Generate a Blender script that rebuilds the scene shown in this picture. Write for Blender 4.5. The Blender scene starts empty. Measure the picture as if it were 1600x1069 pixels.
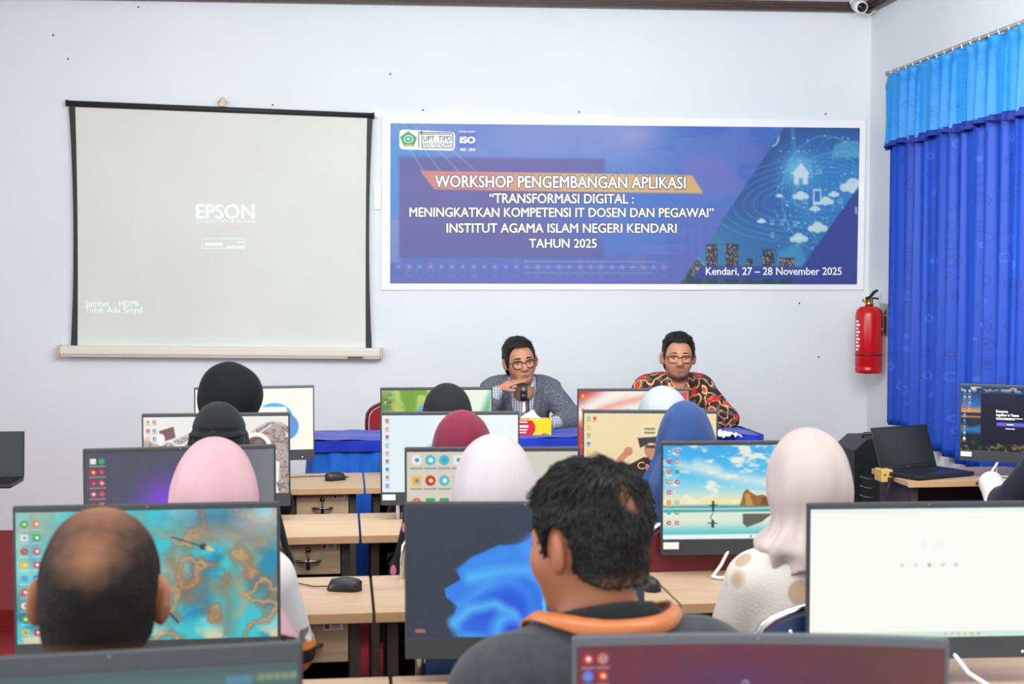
import bpy, bmesh, math, random
import numpy as np
from mathutils import Vector, Matrix, Euler

random.seed(7)
RNG = np.random.default_rng(11)
SC = bpy.context.scene
COL = SC.collection

# ------------------------------------------------------------------ camera
F = 2200.0                                   # focal length in pixels of the 1600 x 1069 frame
CAM = np.array([0.0, 0.0, 1.685])
YAW = math.radians(6.87)                     # to the right of the desk rows' own direction
PITCH = math.radians(2.51)                   # down
FW = np.array([math.sin(YAW)*math.cos(PITCH), math.cos(YAW)*math.cos(PITCH), -math.sin(PITCH)])
RT = np.array([math.cos(YAW), -math.sin(YAW), 0.0])
UP = np.cross(RT, FW)
cd = bpy.data.cameras.new('camera')
cd.sensor_width = 36.0
cd.lens = F/1600*36.0
cd.clip_start = 0.05
cd.dof.use_dof = True
cd.dof.focus_distance = 7.6
cd.dof.aperture_fstop = 6.3
cam = bpy.data.objects.new('camera', cd)
COL.objects.link(cam)
cam.matrix_world = Matrix(((RT[0], UP[0], -FW[0], CAM[0]), (RT[1], UP[1], -FW[1], CAM[1]),
                           (RT[2], UP[2], -FW[2], CAM[2]), (0, 0, 0, 1)))
SC.camera = cam

# ------------------------------------------------------------------ light
SC.view_settings.view_transform = 'Standard'
SC.view_settings.look = 'None'
SC.view_settings.gamma = 1.0
SC.view_settings.use_curve_mapping = False
SC.view_settings.exposure = 0.0
wd = bpy.data.worlds.new('ambient_fill')  # even ambient fill added through the open rear of the room
SC.world = wd
wd.use_nodes = True
wd.node_tree.nodes['Background'].inputs[0].default_value = (0.89, 0.965, 0.99, 1)
wd.node_tree.nodes['Background'].inputs[1].default_value = 2.45

def area(name, loc, sx, sy, power, color, rot=(0, 0, 0)):
    l = bpy.data.lights.new(name, 'AREA')
    l.shape = 'RECTANGLE'
    l.size, l.size_y, l.energy, l.color = sx, sy, power, color
    o = bpy.data.objects.new(name, l)
    COL.objects.link(o)
    o.location = loc
    o.rotation_euler = rot
    return o
for ly, lw, tilt in ((2.6, 34, 20), (4.6, 66, 60)):       # unseen overhead lamps, two to a row; steep pair added to wash back wall
    for lx in (-.2, 1.7):
        area('overhead_fill', (lx, ly, 3.3 if tilt == 0 else 2.98), 1.8, 0.9, lw, (0.95, 1.0, 0.96), (math.radians(tilt), 0, math.radians(-13)))

area('side_fill', (-4.1, 3.2, 1.9), 3.0, 1.5, 105, (0.86, 0.95, 1.0), (math.radians(90), 0, math.radians(-90)))  # fill lamp added on the left to lift the right wall and curtain

# ------------------------------------------------------------------ pixel -> place
def ray(px, py):
    return FW + RT*((px-800.0)/F) + UP*((534.5-py)/F)
def P(px, py, d):
    return CAM + ray(px, py)*d
def on_z(px, py, z):
    r = ray(px, py)
    return CAM + r*((z-CAM[2])/r[2])
def on_x(px, py, x):
    r = ray(px, py)
    return CAM + r*((x-CAM[0])/r[0])
WALL_D = 9.1
W0 = P(800, 438, WALL_D)
WA = math.radians(-2.0)                      # the back wall is not quite square to the desks
WX = np.array([math.cos(WA), math.sin(WA), 0.0])
WN = np.array([math.sin(WA), -math.cos(WA), 0.0])   # into the room
def on_wall(px, py, off=0.0):
    r = ray(px, py)
    o = W0 + WN*off
    return CAM + r*(np.dot(o-CAM, WN)/np.dot(r, WN))

# ------------------------------------------------------------------ materials
def lin(c):
    c = np.asarray(c, float)/255.0
    return np.where(c <= 0.04045, c/12.92, ((c+0.055)/1.055)**2.4)
def L4(c):
    l = lin(c)
    return (float(l[0]), float(l[1]), float(l[2]), 1.0)

def new_mat(name):
    m = bpy.data.materials.new(name)
    m.use_nodes = True
    return m, m.node_tree, m.node_tree.nodes['Principled BSDF']
def mat(name, col, rough=0.5, metal=0.0, noise=None, bump=None, sheen=0.0, spec=0.5, emit=None, stretch=None):
    m, nt, b = new_mat(name)
    b.inputs['Base Color'].default_value = L4(col)
    b.inputs['Roughness'].default_value = rough
    b.inputs['Metallic'].default_value = metal
    b.inputs['Specular IOR Level'].default_value = spec
    if sheen:
        b.inputs['Sheen Weight'].default_value = sheen
        b.inputs['Sheen Roughness'].default_value = 0.5
    if emit:
        b.inputs['Emission Color'].default_value = L4(emit[0])
        b.inputs['Emission Strength'].default_value = emit[1]
    tc = None
    if noise or bump:
        tc = nt.nodes.new('ShaderNodeTexCoord')
        vec = tc.outputs['Object']
        if stretch:
            mp = nt.nodes.new('ShaderNodeMapping')
            mp.inputs['Scale'].default_value = stretch
            nt.links.new(vec, mp.inputs['Vector'])
            vec = mp.outputs['Vector']
    if noise:                                # (scale, second colour)
        n = nt.nodes.new('ShaderNodeTexNoise')
        n.inputs['Scale'].default_value = noise[0]
        n.inputs['Detail'].default_value = 5
        r = nt.nodes.new('ShaderNodeValToRGB')
        r.color_ramp.elements[0].color = L4(col)
        r.color_ramp.elements[1].color = L4(noise[1])
        r.color_ramp.elements[0].position = 0.36
        r.color_ramp.elements[1].position = 0.64
        nt.links.new(vec, n.inputs['Vector'])
        nt.links.new(n.outputs['Fac'], r.inputs['Fac'])
        nt.links.new(r.outputs['Color'], b.inputs['Base Color'])
    if bump:                                 # (scale, strength, distance)
        n2 = nt.nodes.new('ShaderNodeTexNoise')
        n2.inputs['Scale'].default_value = bump[0]
        n2.inputs['Detail'].default_value = 4
        bp = nt.nodes.new('ShaderNodeBump')
        bp.inputs['Strength'].default_value = bump[1]
        bp.inputs['Distance'].default_value = bump[2]
        nt.links.new(vec, n2.inputs['Vector'])
        nt.links.new(n2.outputs['Fac'], bp.inputs['Height'])
        nt.links.new(bp.outputs['Normal'], b.inputs['Normal'])
    return m
def mat_attr(name, rough=0.6, emit=0.0, spec=0.5, sheen=0.0, bump=None):
    m, nt, b = new_mat(name)
    a = nt.nodes.new('ShaderNodeAttribute')
    a.attribute_name = 'tint'
    b.inputs['Roughness'].default_value = rough
    b.inputs['Specular IOR Level'].default_value = spec
    if sheen:
        b.inputs['Sheen Weight'].default_value = sheen
    if emit:
        b.inputs['Base Color'].default_value = (0.01, 0.01, 0.012, 1)
        nt.links.new(a.outputs['Color'], b.inputs['Emission Color'])
        b.inputs['Emission Strength'].default_value = emit
    else:
        nt.links.new(a.outputs['Color'], b.inputs['Base Color'])
    if bump:
        tc = nt.nodes.new('ShaderNodeTexCoord')
        n2 = nt.nodes.new('ShaderNodeTexNoise')
        n2.inputs['Scale'].default_value = bump[0]
        bp = nt.nodes.new('ShaderNodeBump')
        bp.inputs['Strength'].default_value = bump[1]
        bp.inputs['Distance'].default_value = bump[2]
        nt.links.new(tc.outputs['Object'], n2.inputs['Vector'])
        nt.links.new(n2.outputs['Fac'], bp.inputs['Height'])
        nt.links.new(bp.outputs['Normal'], b.inputs['Normal'])
    return m
def scarf_cloth(name, col, col2):
    return mat(name, col, .85, 0, (9.0, col2), (16, .5, .014), .12, .2, stretch=(1, 1, .28))
def cloth(name, col, col2=None, rough=0.85, sheen=0.15):
    return mat(name, col, rough, 0, (9.0, col2 or tuple(int(c*0.93) for c in col)), (420, 0.25, 0.0006), sheen, 0.25)

M = {}
M['wall'] = mat('wall_paint', (226, 229, 234), 0.7, 0, (1.3, (221, 225, 231)), (60, 0.08, 0.001), 0, 0.3)
M['ceiling'] = mat('ceiling_paint', (235, 235, 232), 0.8)
M['trim'] = mat('brown_trim', (62, 46, 44), 0.35, 0, (3, (78, 58, 54)), None, stretch=(1, 30, 30))
M['carpet'] = mat('red_carpet', (150, 24, 30), 0.9, 0, (14, (128, 20, 27)), (300, 0.4, 0.003), stretch=(1, 8, 8))
M['wood'] = mat('desk_wood', (192, 163, 136), 0.45, 0, (2.4, (177, 148, 121)), None, stretch=(2, 26, 26))
M['wood_edge'] = mat('desk_edge', (196, 156, 118), 0.5)
M['dark'] = mat('dark_board', (60, 51, 48), 0.55, 0, (3, (72, 61, 57)), None, stretch=(20, 20, 1))
M['black_board'] = mat('black_board', (24, 23, 25), 0.6)
M['chrome'] = mat('chrome', (205, 205, 208), 0.16, 1.0)
M['steel'] = mat('brushed_steel', (150, 150, 150), 0.3, 1.0)
M['black'] = mat('black_plastic', (27, 28, 31), 0.42)
M['bezel'] = mat('dark_grey_plastic', (58, 61, 66), 0.45, 0, (40, (54, 57, 62)))
M['bezel2'] = mat('grey_plastic', (86, 88, 93), 0.45)
M['white'] = mat('white_plastic', (232, 232, 230), 0.4)
M['paper'] = mat('white_paper', (240, 240, 238), 0.8)
M['cable'] = mat('black_cable', (26, 26, 28), 0.5)
M['ivory'] = mat('ivory_metal', (222, 216, 205), 0.4)
M['screen'] = mat_attr('lit_screen', 0.35, 1.0, 0.18)
M['print'] = mat_attr('glossy_print', 0.5)
M['red'] = mat('red_gloss', (196, 16, 26), 0.25)
M['redcloth'] = cloth('red_vinyl', (150, 22, 34), None, 0.5)
M['navypad'] = mat('navy_vinyl', (28, 52, 98), 0.42, 0, None, (200, 0.15, 0.0006))
M['maroonpad'] = mat('maroon_vinyl', (104, 20, 30), 0.45)
M['brass'] = mat('brass', (190, 160, 90), 0.3, 1.0)
M['tag_red'] = mat('sticker_red', (170, 40, 70), 0.6)

# ------------------------------------------------------------------ objects and meshes
def tag(o, label=None, cat=None, group=None, kind=None):
    if label: o['label'] = label
    if cat: o['category'] = cat
    if group: o['group'] = group
    if kind: o['kind'] = kind
    return o
def link(name, me, parent=None):
    o = bpy.data.objects.new(name, me)
    COL.objects.link(o)
    if parent: o.parent = parent
    return o
def thing(name, loc, rz, label, cat, group=None):
    o = bpy.data.objects.new(name, None)
    o.empty_display_size = 0.1
    COL.objects.link(o)
    o.location = [float(c) for c in loc]
    o.rotation_euler = (0, 0, rz)
    return tag(o, label, cat, group)
def copy_tree(o, parent=None):
    c = o.copy()
    COL.objects.link(c)
    if parent: c.parent = parent
    for ch in list(o.children):
        copy_tree(ch, c)
    return c

class MB:
    def __init__(s):
        s.v, s.f, s.m, s.s = [], [], [], []
    def add(s, vs, fs, mi=0, smooth=False, T=None):
        n = len(s.v)
        if T is not None:
            vs = [T @ Vector(v) for v in vs]
        s.v += [tuple(float(c) for c in v) for v in vs]
        s.f += [tuple(i+n for i in f) for f in fs]
        s.m += [mi]*len(fs)
        s.s += [smooth]*len(fs)
        return s
    def box(s, c, size, bev=0.0, mi=0, T=None, seg=2):
        bm = bmesh.new()
        bmesh.ops.create_cube(bm, size=1.0)
        for v in bm.verts:
            v.co = Vector((c[0]+v.co.x*size[0], c[1]+v.co.y*size[1], c[2]+v.co.z*size[2]))
        if bev:
            bmesh.ops.bevel(bm, geom=bm.edges[:], offset=bev, segments=seg, affect='EDGES', profile=0.5)
        bm.verts.index_update()
        s.add([v.co.copy() for v in bm.verts], [[v.index for v in f.verts] for f in bm.faces], mi, False, T)
        bm.free()
        return s
    def tube(s, pts, r, n=10, mi=0, closed=False, cap=True, T=None):
        pts = [Vector([float(c) for c in p]) for p in pts]
        k = len(pts)
        rs = r if isinstance(r, (list, tuple)) else [r]*k
        vs, fs = [], []
        ref = None
        for i, p in enumerate(pts):
            if closed:
                t = pts[(i+1) % k]-pts[i-1]
            else:
                t = pts[min(i+1, k-1)]-pts[max(i-1, 0)]
            t.normalize()
            if ref is None:
                ref = t.orthogonal().normalized()
            ref = (ref-t*ref.dot(t))
            if ref.length < 1e-6: ref = t.orthogonal()
            ref.normalize()
            b = t.cross(ref)
            for j in range(n):
                a = 2*math.pi*j/n
                vs.append(p+(ref*math.cos(a)+b*math.sin(a))*rs[i])
        for i in range(k if closed else k-1):
            for j in range(n):
                i2 = (i+1) % k
                fs.append((i*n+j, i*n+(j+1) % n, i2*n+(j+1) % n, i2*n+j))
        if cap and not closed:
            fs.append(tuple(range(n))[::-1])
            fs.append(tuple((k-1)*n+j for j in range(n)))
        return s.add(vs, fs, mi, True, T)
    def lathe(s, prof, n=24, mi=0, T=None):
        vs, fs = [], []
        k = len(prof)
        for r, z in prof:
            for j in range(n):
                a = 2*math.pi*j/n
                vs.append((r*math.cos(a), r*math.sin(a), z))
        for i in range(k-1):
            for j in range(n):
                fs.append((i*n+j, i*n+(j+1) % n, (i+1)*n+(j+1) % n, (i+1)*n+j))
        fs.append(tuple(range(n))[::-1])
        fs.append(tuple((k-1)*n+j for j in range(n)))
        return s.add(vs, fs, mi, True, T)
    def prism(s, poly, a, b, axis='y', mi=0, T=None):
        def mk(p, h):
            return {'y': (p[0], h, p[1]), 'z': (p[0], p[1], h), 'x': (h, p[0], p[1])}[axis]
        n = len(poly)
        vs = [mk(p, a) for p in poly]+[mk(p, b) for p in poly]
        fs = [tuple(range(n)), tuple(range(2*n-1, n-1, -1))]
        fs += [(i, n+i, n+(i+1) % n, (i+1) % n) for i in range(n)]
        return s.add(vs, fs, mi, False, T)
    def ball(s, c, r, n=16, mi=0, T=None):
        r = r if isinstance(r, (tuple, list)) else (r, r, r)
        vs, fs = [], []
        m = n//2
        for i in range(m+1):
            t = math.pi*i/m
            for j in range(n):
                a = 2*math.pi*j/n
                vs.append((c[0]+r[0]*math.sin(t)*math.cos(a), c[1]+r[1]*math.sin(t)*math.sin(a), c[2]+r[2]*math.cos(t)))
        for i in range(m):
            for j in range(n):
                fs.append((i*n+j, (i+1)*n+j, (i+1)*n+(j+1) % n, i*n+(j+1) % n))
        return s.add(vs, fs, mi, True, T)
    def obj(s, name, mats, parent=None):
        me = bpy.data.meshes.new(name)
        me.from_pydata(s.v, [], s.f)
        for mm in (mats if isinstance(mats, (list, tuple)) else [mats]):
            me.materials.append(mm)
        me.polygons.foreach_set('material_index', s.m)
        me.polygons.foreach_set('use_smooth', s.s)
        bm = bmesh.new()
        bm.from_mesh(me)
        bmesh.ops.remove_doubles(bm, verts=bm.verts[:], dist=1e-6)
        bmesh.ops.recalc_face_normals(bm, faces=bm.faces[:])
        bm.to_mesh(me)
        bm.free()
        me.update()
        return link(name, me, parent)

def array_mesh(name, V, Q, mats, parent=None, tint=None, smooth=True):
    """mesh from numpy arrays of vertices and quads"""
    V = np.ascontiguousarray(V, np.float32)
    Q = np.ascontiguousarray(Q, np.int32)
    me = bpy.data.meshes.new(name)
    me.vertices.add(len(V))
    me.vertices.foreach_set('co', V.ravel())
    me.loops.add(Q.size)
    me.loops.foreach_set('vertex_index', Q.ravel())
    me.polygons.add(len(Q))
    me.polygons.foreach_set('loop_start', np.arange(0, Q.size, Q.shape[1], dtype=np.int32))
    me.polygons.foreach_set('loop_total', np.full(len(Q), Q.shape[1], np.int32))
    me.polygons.foreach_set('use_smooth', np.full(len(Q), smooth))
    for mm in (mats if isinstance(mats, (list, tuple)) else [mats]):
        me.materials.append(mm)
    if tint is not None:
        a = me.color_attributes.new('tint', 'FLOAT_COLOR', 'POINT')
        c = np.ones((len(V), 4), np.float32)
        c[:, :3] = tint
        a.data.foreach_set('color', c.ravel())
    me.update(calc_edges=True)
    me.validate()
    return link(name, me, parent)
def sheet(nx, ny):
    i = np.arange(nx*ny).reshape(ny, nx)
    return np.stack([i[:-1, :-1], i[1:, :-1], i[1:, 1:], i[:-1, 1:]], -1).reshape(-1, 4)

_fonts = {}
def glyphs(text, offset=0.0):
    """outline of a line of text as a flat mesh: vertices (x, y) with the capital height near 0.7"""
    cu = bpy.data.curves.new('line', 'FONT')
    cu.body = text
    cu.fill_mode = 'FRONT'
    cu.dimensions = '2D'
    cu.offset = offset
    cu.resolution_u = 3
    o = bpy.data.objects.new('line', cu)
    COL.objects.link(o)
    dg = bpy.context.evaluated_depsgraph_get()
    me = bpy.data.meshes.new_from_object(o.evaluated_get(dg))
    vs = np.array([v.co[:2] for v in me.vertices])
    fs = [tuple(p.vertices) for p in me.polygons]
    bpy.data.objects.remove(o)
    bpy.data.curves.remove(cu)
    bpy.data.meshes.remove(me)
    return vs, fs
def lettering(name, text, place, x0, x1, ybase, ycap, mt, parent=None, bold=0.0, outline=None, omat=None, box=None):
    """text stretched from x0 to x1 and from its baseline to its capital height; place(x, y, layer) gives the point"""
    base, fs0 = glyphs(text, 0.0)
    cap = glyphs('H', 0.0)[0]
    bx0, bx1 = base[:, 0].min(), base[:, 0].max()
    ch = cap[:, 1].max()
    out = []
    for off, mm, lay, nm in ((bold, mt, 1, name), (outline, omat, 0, name+'_outline')):
        if off is None or mm is None: continue
        mb = MB()
        if lay == 0:
            sh_ = [(off*math.cos(k*math.pi/4), off*math.sin(k*math.pi/4)) for k in range(8)]
        else:
            sh_ = [(off, 0), (-off, 0), (0, off*.7), (0, -off*.7)] if off else [(0, 0)]
        for j, (dx, dy) in enumerate(sh_):
            X = x0+(base[:, 0]+dx-bx0)/(bx1-bx0)*(x1-x0)
            Y = ybase+(base[:, 1]+dy)/ch*(ycap-ybase)
            mb.add([place(a, b, lay+.02*j) for a, b in zip(X, Y)], fs0)
        me = bpy.data.meshes.new(nm)
        me.from_pydata(mb.v, [], mb.f)
        me.materials.append(mm)
        out.append(link(nm, me, parent))
    return out
# ------------------------------------------------------------------ small raster kit: pictures on screens and on the banner
def value_noise(X, Y, seed=0, octaves=4):
    r = np.random.default_rng(seed)
    out = np.zeros_like(X)
    amp, tot = 1.0, 0.0
    for o in range(octaves):
        g = r.random((64, 64))
        x, y = X*2**o, Y*2**o
        xi, yi = np.floor(x).astype(int), np.floor(y).astype(int)
        fx, fy = x-xi, y-yi
        fx, fy = fx*fx*(3-2*fx), fy*fy*(3-2*fy)
        a, b = g[yi % 64, xi % 64], g[yi % 64, (xi+1) % 64]
        c, d = g[(yi+1) % 64, xi % 64], g[(yi+1) % 64, (xi+1) % 64]
        out += amp*((a*(1-fx)+b*fx)*(1-fy)+(c*(1-fx)+d*fx)*fy)
        tot += amp
        amp *= 0.5
    return out/tot
def sstep(a, b, x):
    t = np.clip((x-a)/(b-a), 0, 1)
    return t*t*(3-2*t)
class Cv:
    def __init__(s, w, h, nx, ny, col):
        s.w, s.h, s.nx, s.ny = w, h, nx, ny
        s.X, s.Y = np.meshgrid(np.linspace(0, w, nx), np.linspace(0, h, ny))
        s.c = np.ones((ny, nx, 3))*np.array(col, float)
        s.e = w/nx*0.6
    def fill(s, a, col, op=1.0):
        a = np.clip(a, 0, 1)*op
        s.c = s.c*(1-a[..., None])+np.asarray(col, float)*a[..., None]
    def circ(s, x, y, rx, col, ry=None, op=1.0, soft=None, ang=0.0):
        ry = ry or rx
        e = soft or s.e
        dx, dy = s.X-x, s.Y-y
        c, n = math.cos(ang), math.sin(ang)
        u, v = (dx*c+dy*n)/rx, (-dx*n+dy*c)/ry
        s.fill(0.5+(1-np.sqrt(u*u+v*v))*min(rx, ry)/e/2, col, op)
    def rect(s, x0, y0, x1, y1, col, op=1.0, soft=None):
        e = soft or s.e
        d = np.minimum(np.minimum(s.X-x0, x1-s.X), np.minimum(s.Y-y0, y1-s.Y))
        s.fill(0.5+d/e/2, col, op)
    def poly(s, pts, col, op=1.0, soft=None):
        """any polygon, by even-odd rule with a soft edge"""
        e = soft or s.e
        ins = np.zeros(s.X.shape, bool)
        dm = np.full(s.X.shape, 1e9)
        n = len(pts)
        for i in range(n):
            (ax, ay), (bx, by) = pts[i], pts[(i+1) % n]
            t = np.clip(((s.X-ax)*(bx-ax)+(s.Y-ay)*(by-ay))/max((bx-ax)**2+(by-ay)**2, 1e-9), 0, 1)
            dm = np.minimum(dm, np.hypot(s.X-ax-t*(bx-ax), s.Y-ay-t*(by-ay)))
            if ay != by:
                cr = ((ay > s.Y) != (by > s.Y)) & (s.X < (bx-ax)*(s.Y-ay)/(by-ay)+ax)
                ins ^= cr
        s.fill(0.5+np.where(ins, dm, -dm)/e/2, col, op)
    def line(s, pts, wd, col, op=1.0, soft=None):
        e = soft or s.e
        dm = np.full(s.X.shape, 1e9)
        for (ax, ay), (bx, by) in zip(pts[:-1], pts[1:]):
            t = np.clip(((s.X-ax)*(bx-ax)+(s.Y-ay)*(by-ay))/max((bx-ax)**2+(by-ay)**2, 1e-9), 0, 1)
            dm = np.minimum(dm, np.hypot(s.X-ax-t*(bx-ax), s.Y-ay-t*(by-ay)))
        s.fill(0.5+(wd/2-dm)/e/2, col, op)
    def ring(s, x, y, rx, ry, wd, col, op=1.0, ang=0.0, a0=0, a1=360):
        pts = []
        for k in range(33):
            t = math.radians(a0+(a1-a0)*k/32)
            u, v = rx*math.cos(t), ry*math.sin(t)
            pts.append((x+u*math.cos(ang)-v*math.sin(ang), y+u*math.sin(ang)+v*math.cos(ang)))
        s.line(pts, wd, col, op)
    def cloud(s, x, y, r, col, op=1.0):
        for dx, dy, k in ((-0.9, 0.15, 0.55), (0, -0.2, 0.8), (0.9, 0.1, 0.6), (0, 0.3, 0.6)):
            s.circ(x+dx*r, y+dy*r, r*k, col, r*k*0.8, op)

ICON = [(214, 60, 50), (50, 120, 215), (60, 165, 80), (240, 180, 50), (225, 120, 60), (70, 185, 200), (210, 70, 90), (238, 232, 220), (110, 120, 220), (200, 40, 40)]
def icons(cv, x0, y0, nc, nr, dx, dy, r, seed, light=True, pick=None):
    q = random.Random(seed)
    for j in range(nr):
        for i in range(nc):
            if pick and (i, j) not in pick: continue
            c = q.choice(ICON)
            x, y = x0+i*dx, y0+j*dy
            k = q.random()
            if k < 0.5: cv.circ(x, y, r, c)
            else: cv.rect(x-r*.9, y-r*.9, x+r*.9, y+r*.9, c)
            cv.circ(x+r*.1, y, r*.42, q.choice([(255, 255, 255), (250, 230, 150), (60, 150, 220)]))
            cv.rect(x-r*1.2, y+r*1.45, x+r*1.2, y+r*1.75, (245, 245, 245) if light else (90, 95, 100), 0.55)

def scr(col, nx=240):
    return Cv(16.0, 9.0, nx, int(nx*9/16), col)
def pic_cream():
    c = scr((250, 249, 240), 160)
    c.circ(10.6, 4.3, 2.6, (84, 186, 240), 2.2)
    c.circ(12.0, 5.6, 2.0, (108, 152, 232), 2.0)
    c.poly([(7, 2.6), (12.3, 2.7), (12.6, 4.3), (7, 4.4)], (253, 251, 243))
    c.circ(10.0, 6.5, 2.2, (230, 238, 250), 1.6)
    icons(c, 0.7, 0.9, 1, 7, 1, 1.05, 0.22, 1, False)
    return c
def pic_bird():
    c = scr((185, 205, 110), 160)
    n = value_noise(c.X*0.5, c.Y*0.5, 3, 3)
    c.fill(sstep(0.35, 0.6, n), (120, 165, 60))
    c.fill(sstep(0.5, 0.75, value_noise(c.X*0.45+9, c.Y*0.5, 8, 3)), (235, 238, 170))
    c.fill(sstep(9.0, 13.0, c.X), (236, 246, 226))
    c.poly([(13.6, 9), (14.2, 4), (15.9, 0), (16, 0), (16, 3), (14.8, 9)], (80, 175, 130), .85, .5)
    c.poly([(15.0, 9), (15.4, 5), (16, 4), (16, 9)], (60, 160, 140), .8, .3)
    c.circ(6.2, 3.4, 1.1, (70, 170, 225), 1.6, 0.95, 0.3, 0.5)
    c.circ(5.3, 4.6, 1.0, (40, 110, 190), 0.6, 0.9, 0.3, -0.5)
    c.circ(7.2, 5.5, 1.6, (235, 130, 60), 2.0, 0.8, .4)
    c.rect(0, 0, 1.5, 9, (60, 110, 85), .45, .6)
    icons(c, 0.5, 0.7, 2, 8, 0.75, 1.0, 0.2, 2)
    return c
def pic_redwave():
    c = scr((243, 238, 226), 160)
    c.fill(sstep(5.5, 0.5, c.X+c.Y*1.7), (205, 50, 45), .95)
    c.line([(0, 5.6), (3, 2.6), (7, 1.4), (12, 0.5), (16, 0.3)], .9, (225, 120, 105), .6, .5)
    c.line([(0, 3.6), (4, 1.5), (9, 0.4)], .25, (250, 235, 225), .8, .3)
    c.fill(sstep(2.6, .4, c.X)*sstep(3, 6, c.Y), (196, 40, 45), .9)
    c.poly([(13, 0), (16, 0), (16, 2.2), (14.6, 1.4)], (205, 60, 52), .9, .4)
    n = value_noise(c.X*1.5, c.Y*1.5, 5, 3)
    c.fill(sstep(0.45, 0.6, n)*sstep(2.3, 3.2, c.Y)*sstep(4.7, 4.0, c.Y)*sstep(4.5, 6, c.X), (84, 112, 60))
    c.fill(sstep(4.3, 5.2, c.Y)*sstep(2.5, 4, c.X), (170, 60, 50), .5)
    icons(c, 0.6, 0.6, 1, 8, 1, 1.02, 0.2, 3)
    return c
def pic_moon():
    c = scr((238, 236, 230), 200)
    n = value_noise(c.X*3, c.Y*3, 6, 4)
    hor = 2.3-1.5*sstep(9, 16, c.X)+0.6*np.sin(c.X*.8)
    g = sstep(hor, hor+.5, c.Y)
    c.fill(g, (186, 170, 164))
    c.fill(g*sstep(.42, .62, n), (128, 112, 108))
    c.fill(g*sstep(.62, .72, n), (224, 214, 208))
    c.poly([(1.7, 1.6), (3.3, 1.1), (3.5, 2.4), (2, 2.9)], (132, 92, 92))
    c.poly([(0, 4.6), (2.5, 3.2), (2.6, 3.7), (0, 5.3)], (138, 98, 94))
    c.circ(1.9, 2.6, .45, (245, 243, 240), .7)
    for x, y, r in ((4.0, 4.4, 1.05), (12.4, 3.6, 1.5)):
        c.circ(x, y, r*1.15, (250, 248, 245))
        c.circ(x, y, r*.82, (112, 90, 84))
        c.circ(x-.3*r, y+.3*r, r*.32, (206, 186, 166))
        c.circ(x+.2*r, y-.3*r, r*.3, (140, 120, 112), op=.8)
        c.line([(x-1.2*r, y-1.6*r), (x, y-.9*r), (x+1.1*r, y-1.7*r)], .16, (250, 248, 246))
        c.poly([(x-1.5*r, 9), (x-1.0*r, y+r), (x+1.0*r, y+r), (x+1.7*r, 9)], (242, 240, 238))
    c.poly([(14.2, 4.9), (15.0, 5.4), (14.9, 7.6), (14.2, 8)], (244, 242, 240))
    icons(c, 0.5, 0.55, 2, 1, 0.7, 1.0, 0.2, 4, False)
    icons(c, 0.5, 1.55, 2, 2, 0.7, .9, 0.2, 5, False)
    c.circ(.5, 3.7, .3, (235, 165, 50))
    return c
def pic_paleblue():
    c = scr((226, 240, 243), 160)
    c.fill(sstep(2, 14, c.X), (238, 247, 248))
    for x, y, rx, ry, a, k in ((6.2, 5.0, 2.6, 1.5, -.6, (92, 180, 240)), (8.3, 5.6, 2.2, 1.6, .2, (70, 150, 235)), (7, 6.8, 2.6, 1.2, .3, (110, 195, 245)), (9.6, 6.8, 1.9, 1.5, -.3, (60, 130, 225))):
        c.circ(x, y, rx, k, ry, .95, .3, a)
    icons(c, 0.6, 0.6, 1, 9, 1, .95, 0.2, 6, False)
    return c
def pic_cap():
    c = scr((240, 219, 172), 200)
    c.fill(sstep(3, 9, c.Y), (233, 205, 152))
    sk = (205, 140, 105)
    c.line([(5.4, 7.4), (4.3, 5.6), (5.3, 4.6)], .75, sk)
    c.circ(5.4, 4.5, .52, sk)
    c.circ(8.3, 4.2, 1.0, sk, 1.2)
    c.poly([(4.8, 9), (5.3, 6.2), (7.2, 5.2), (9.8, 5.2), (11.4, 6.2), (11.8, 9)], (44, 42, 44))
    c.rect(7.9, 4.6, 8.7, 5.5, sk)
    c.circ(8.0, 2.4, 1.25, (240, 226, 180), 1.3)
    c.poly([(6.5, 2.9), (9.3, 2.7), (9.5, 3.6), (8.0, 3.5), (6.8, 4.1)], (66, 62, 60))
    for k in range(2):
        c.rect(7.3, 1.7+.45*k, 8.6, 1.95+.45*k, (130, 116, 96), .8)
    c.rect(7.5, 3.8, 9.0, 4.1, (70, 60, 58))
    icons(c, .55, .6, 2, 1, .75, 1, .2, 7, False)
    icons(c, .55, 1.6, 1, 7, .75, 1, .2, 8, False)
    return c
def pic_slate():
    c = scr((84, 87, 100))
    n = value_noise(c.X*2.2, c.Y*2.2, 9, 4)
    c.fill(n*.5, (70, 74, 86))
    c.fill(sstep(9, 16, c.X), (132, 133, 136), .8)  # grey reflection painted into the right side of the picture
    g = np.exp(-((c.X-6.8)/2.4)**2-((c.Y-4.9)/2.4)**2)
    c.fill(g, (122, 74, 220))
    icons(c, .65, .75, 2, 6, .7, 1.0, .28, 9)
    return c
def pic_beige():
    c = scr((212, 207, 192))
    c.fill(sstep(6, 16, c.X)*.6, (206, 204, 196))
    icons(c, .9, .75, 4, 2, 1.3, 1.9, .48, 12, False)
    icons(c, .9, 4.7, 3, 1, 1.3, 1.9, .48, 13, False)
    icons(c, .9, 6.6, 3, 1, 1.3, 1.9, .48, 15, False)
    c.circ(6.8, 6.8, .7, (120, 180, 200), .3, .7, .4, -.5)
    c.circ(12.7, 7.4, .8, (150, 196, 205), .4, .7, .5)
    return c
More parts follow.
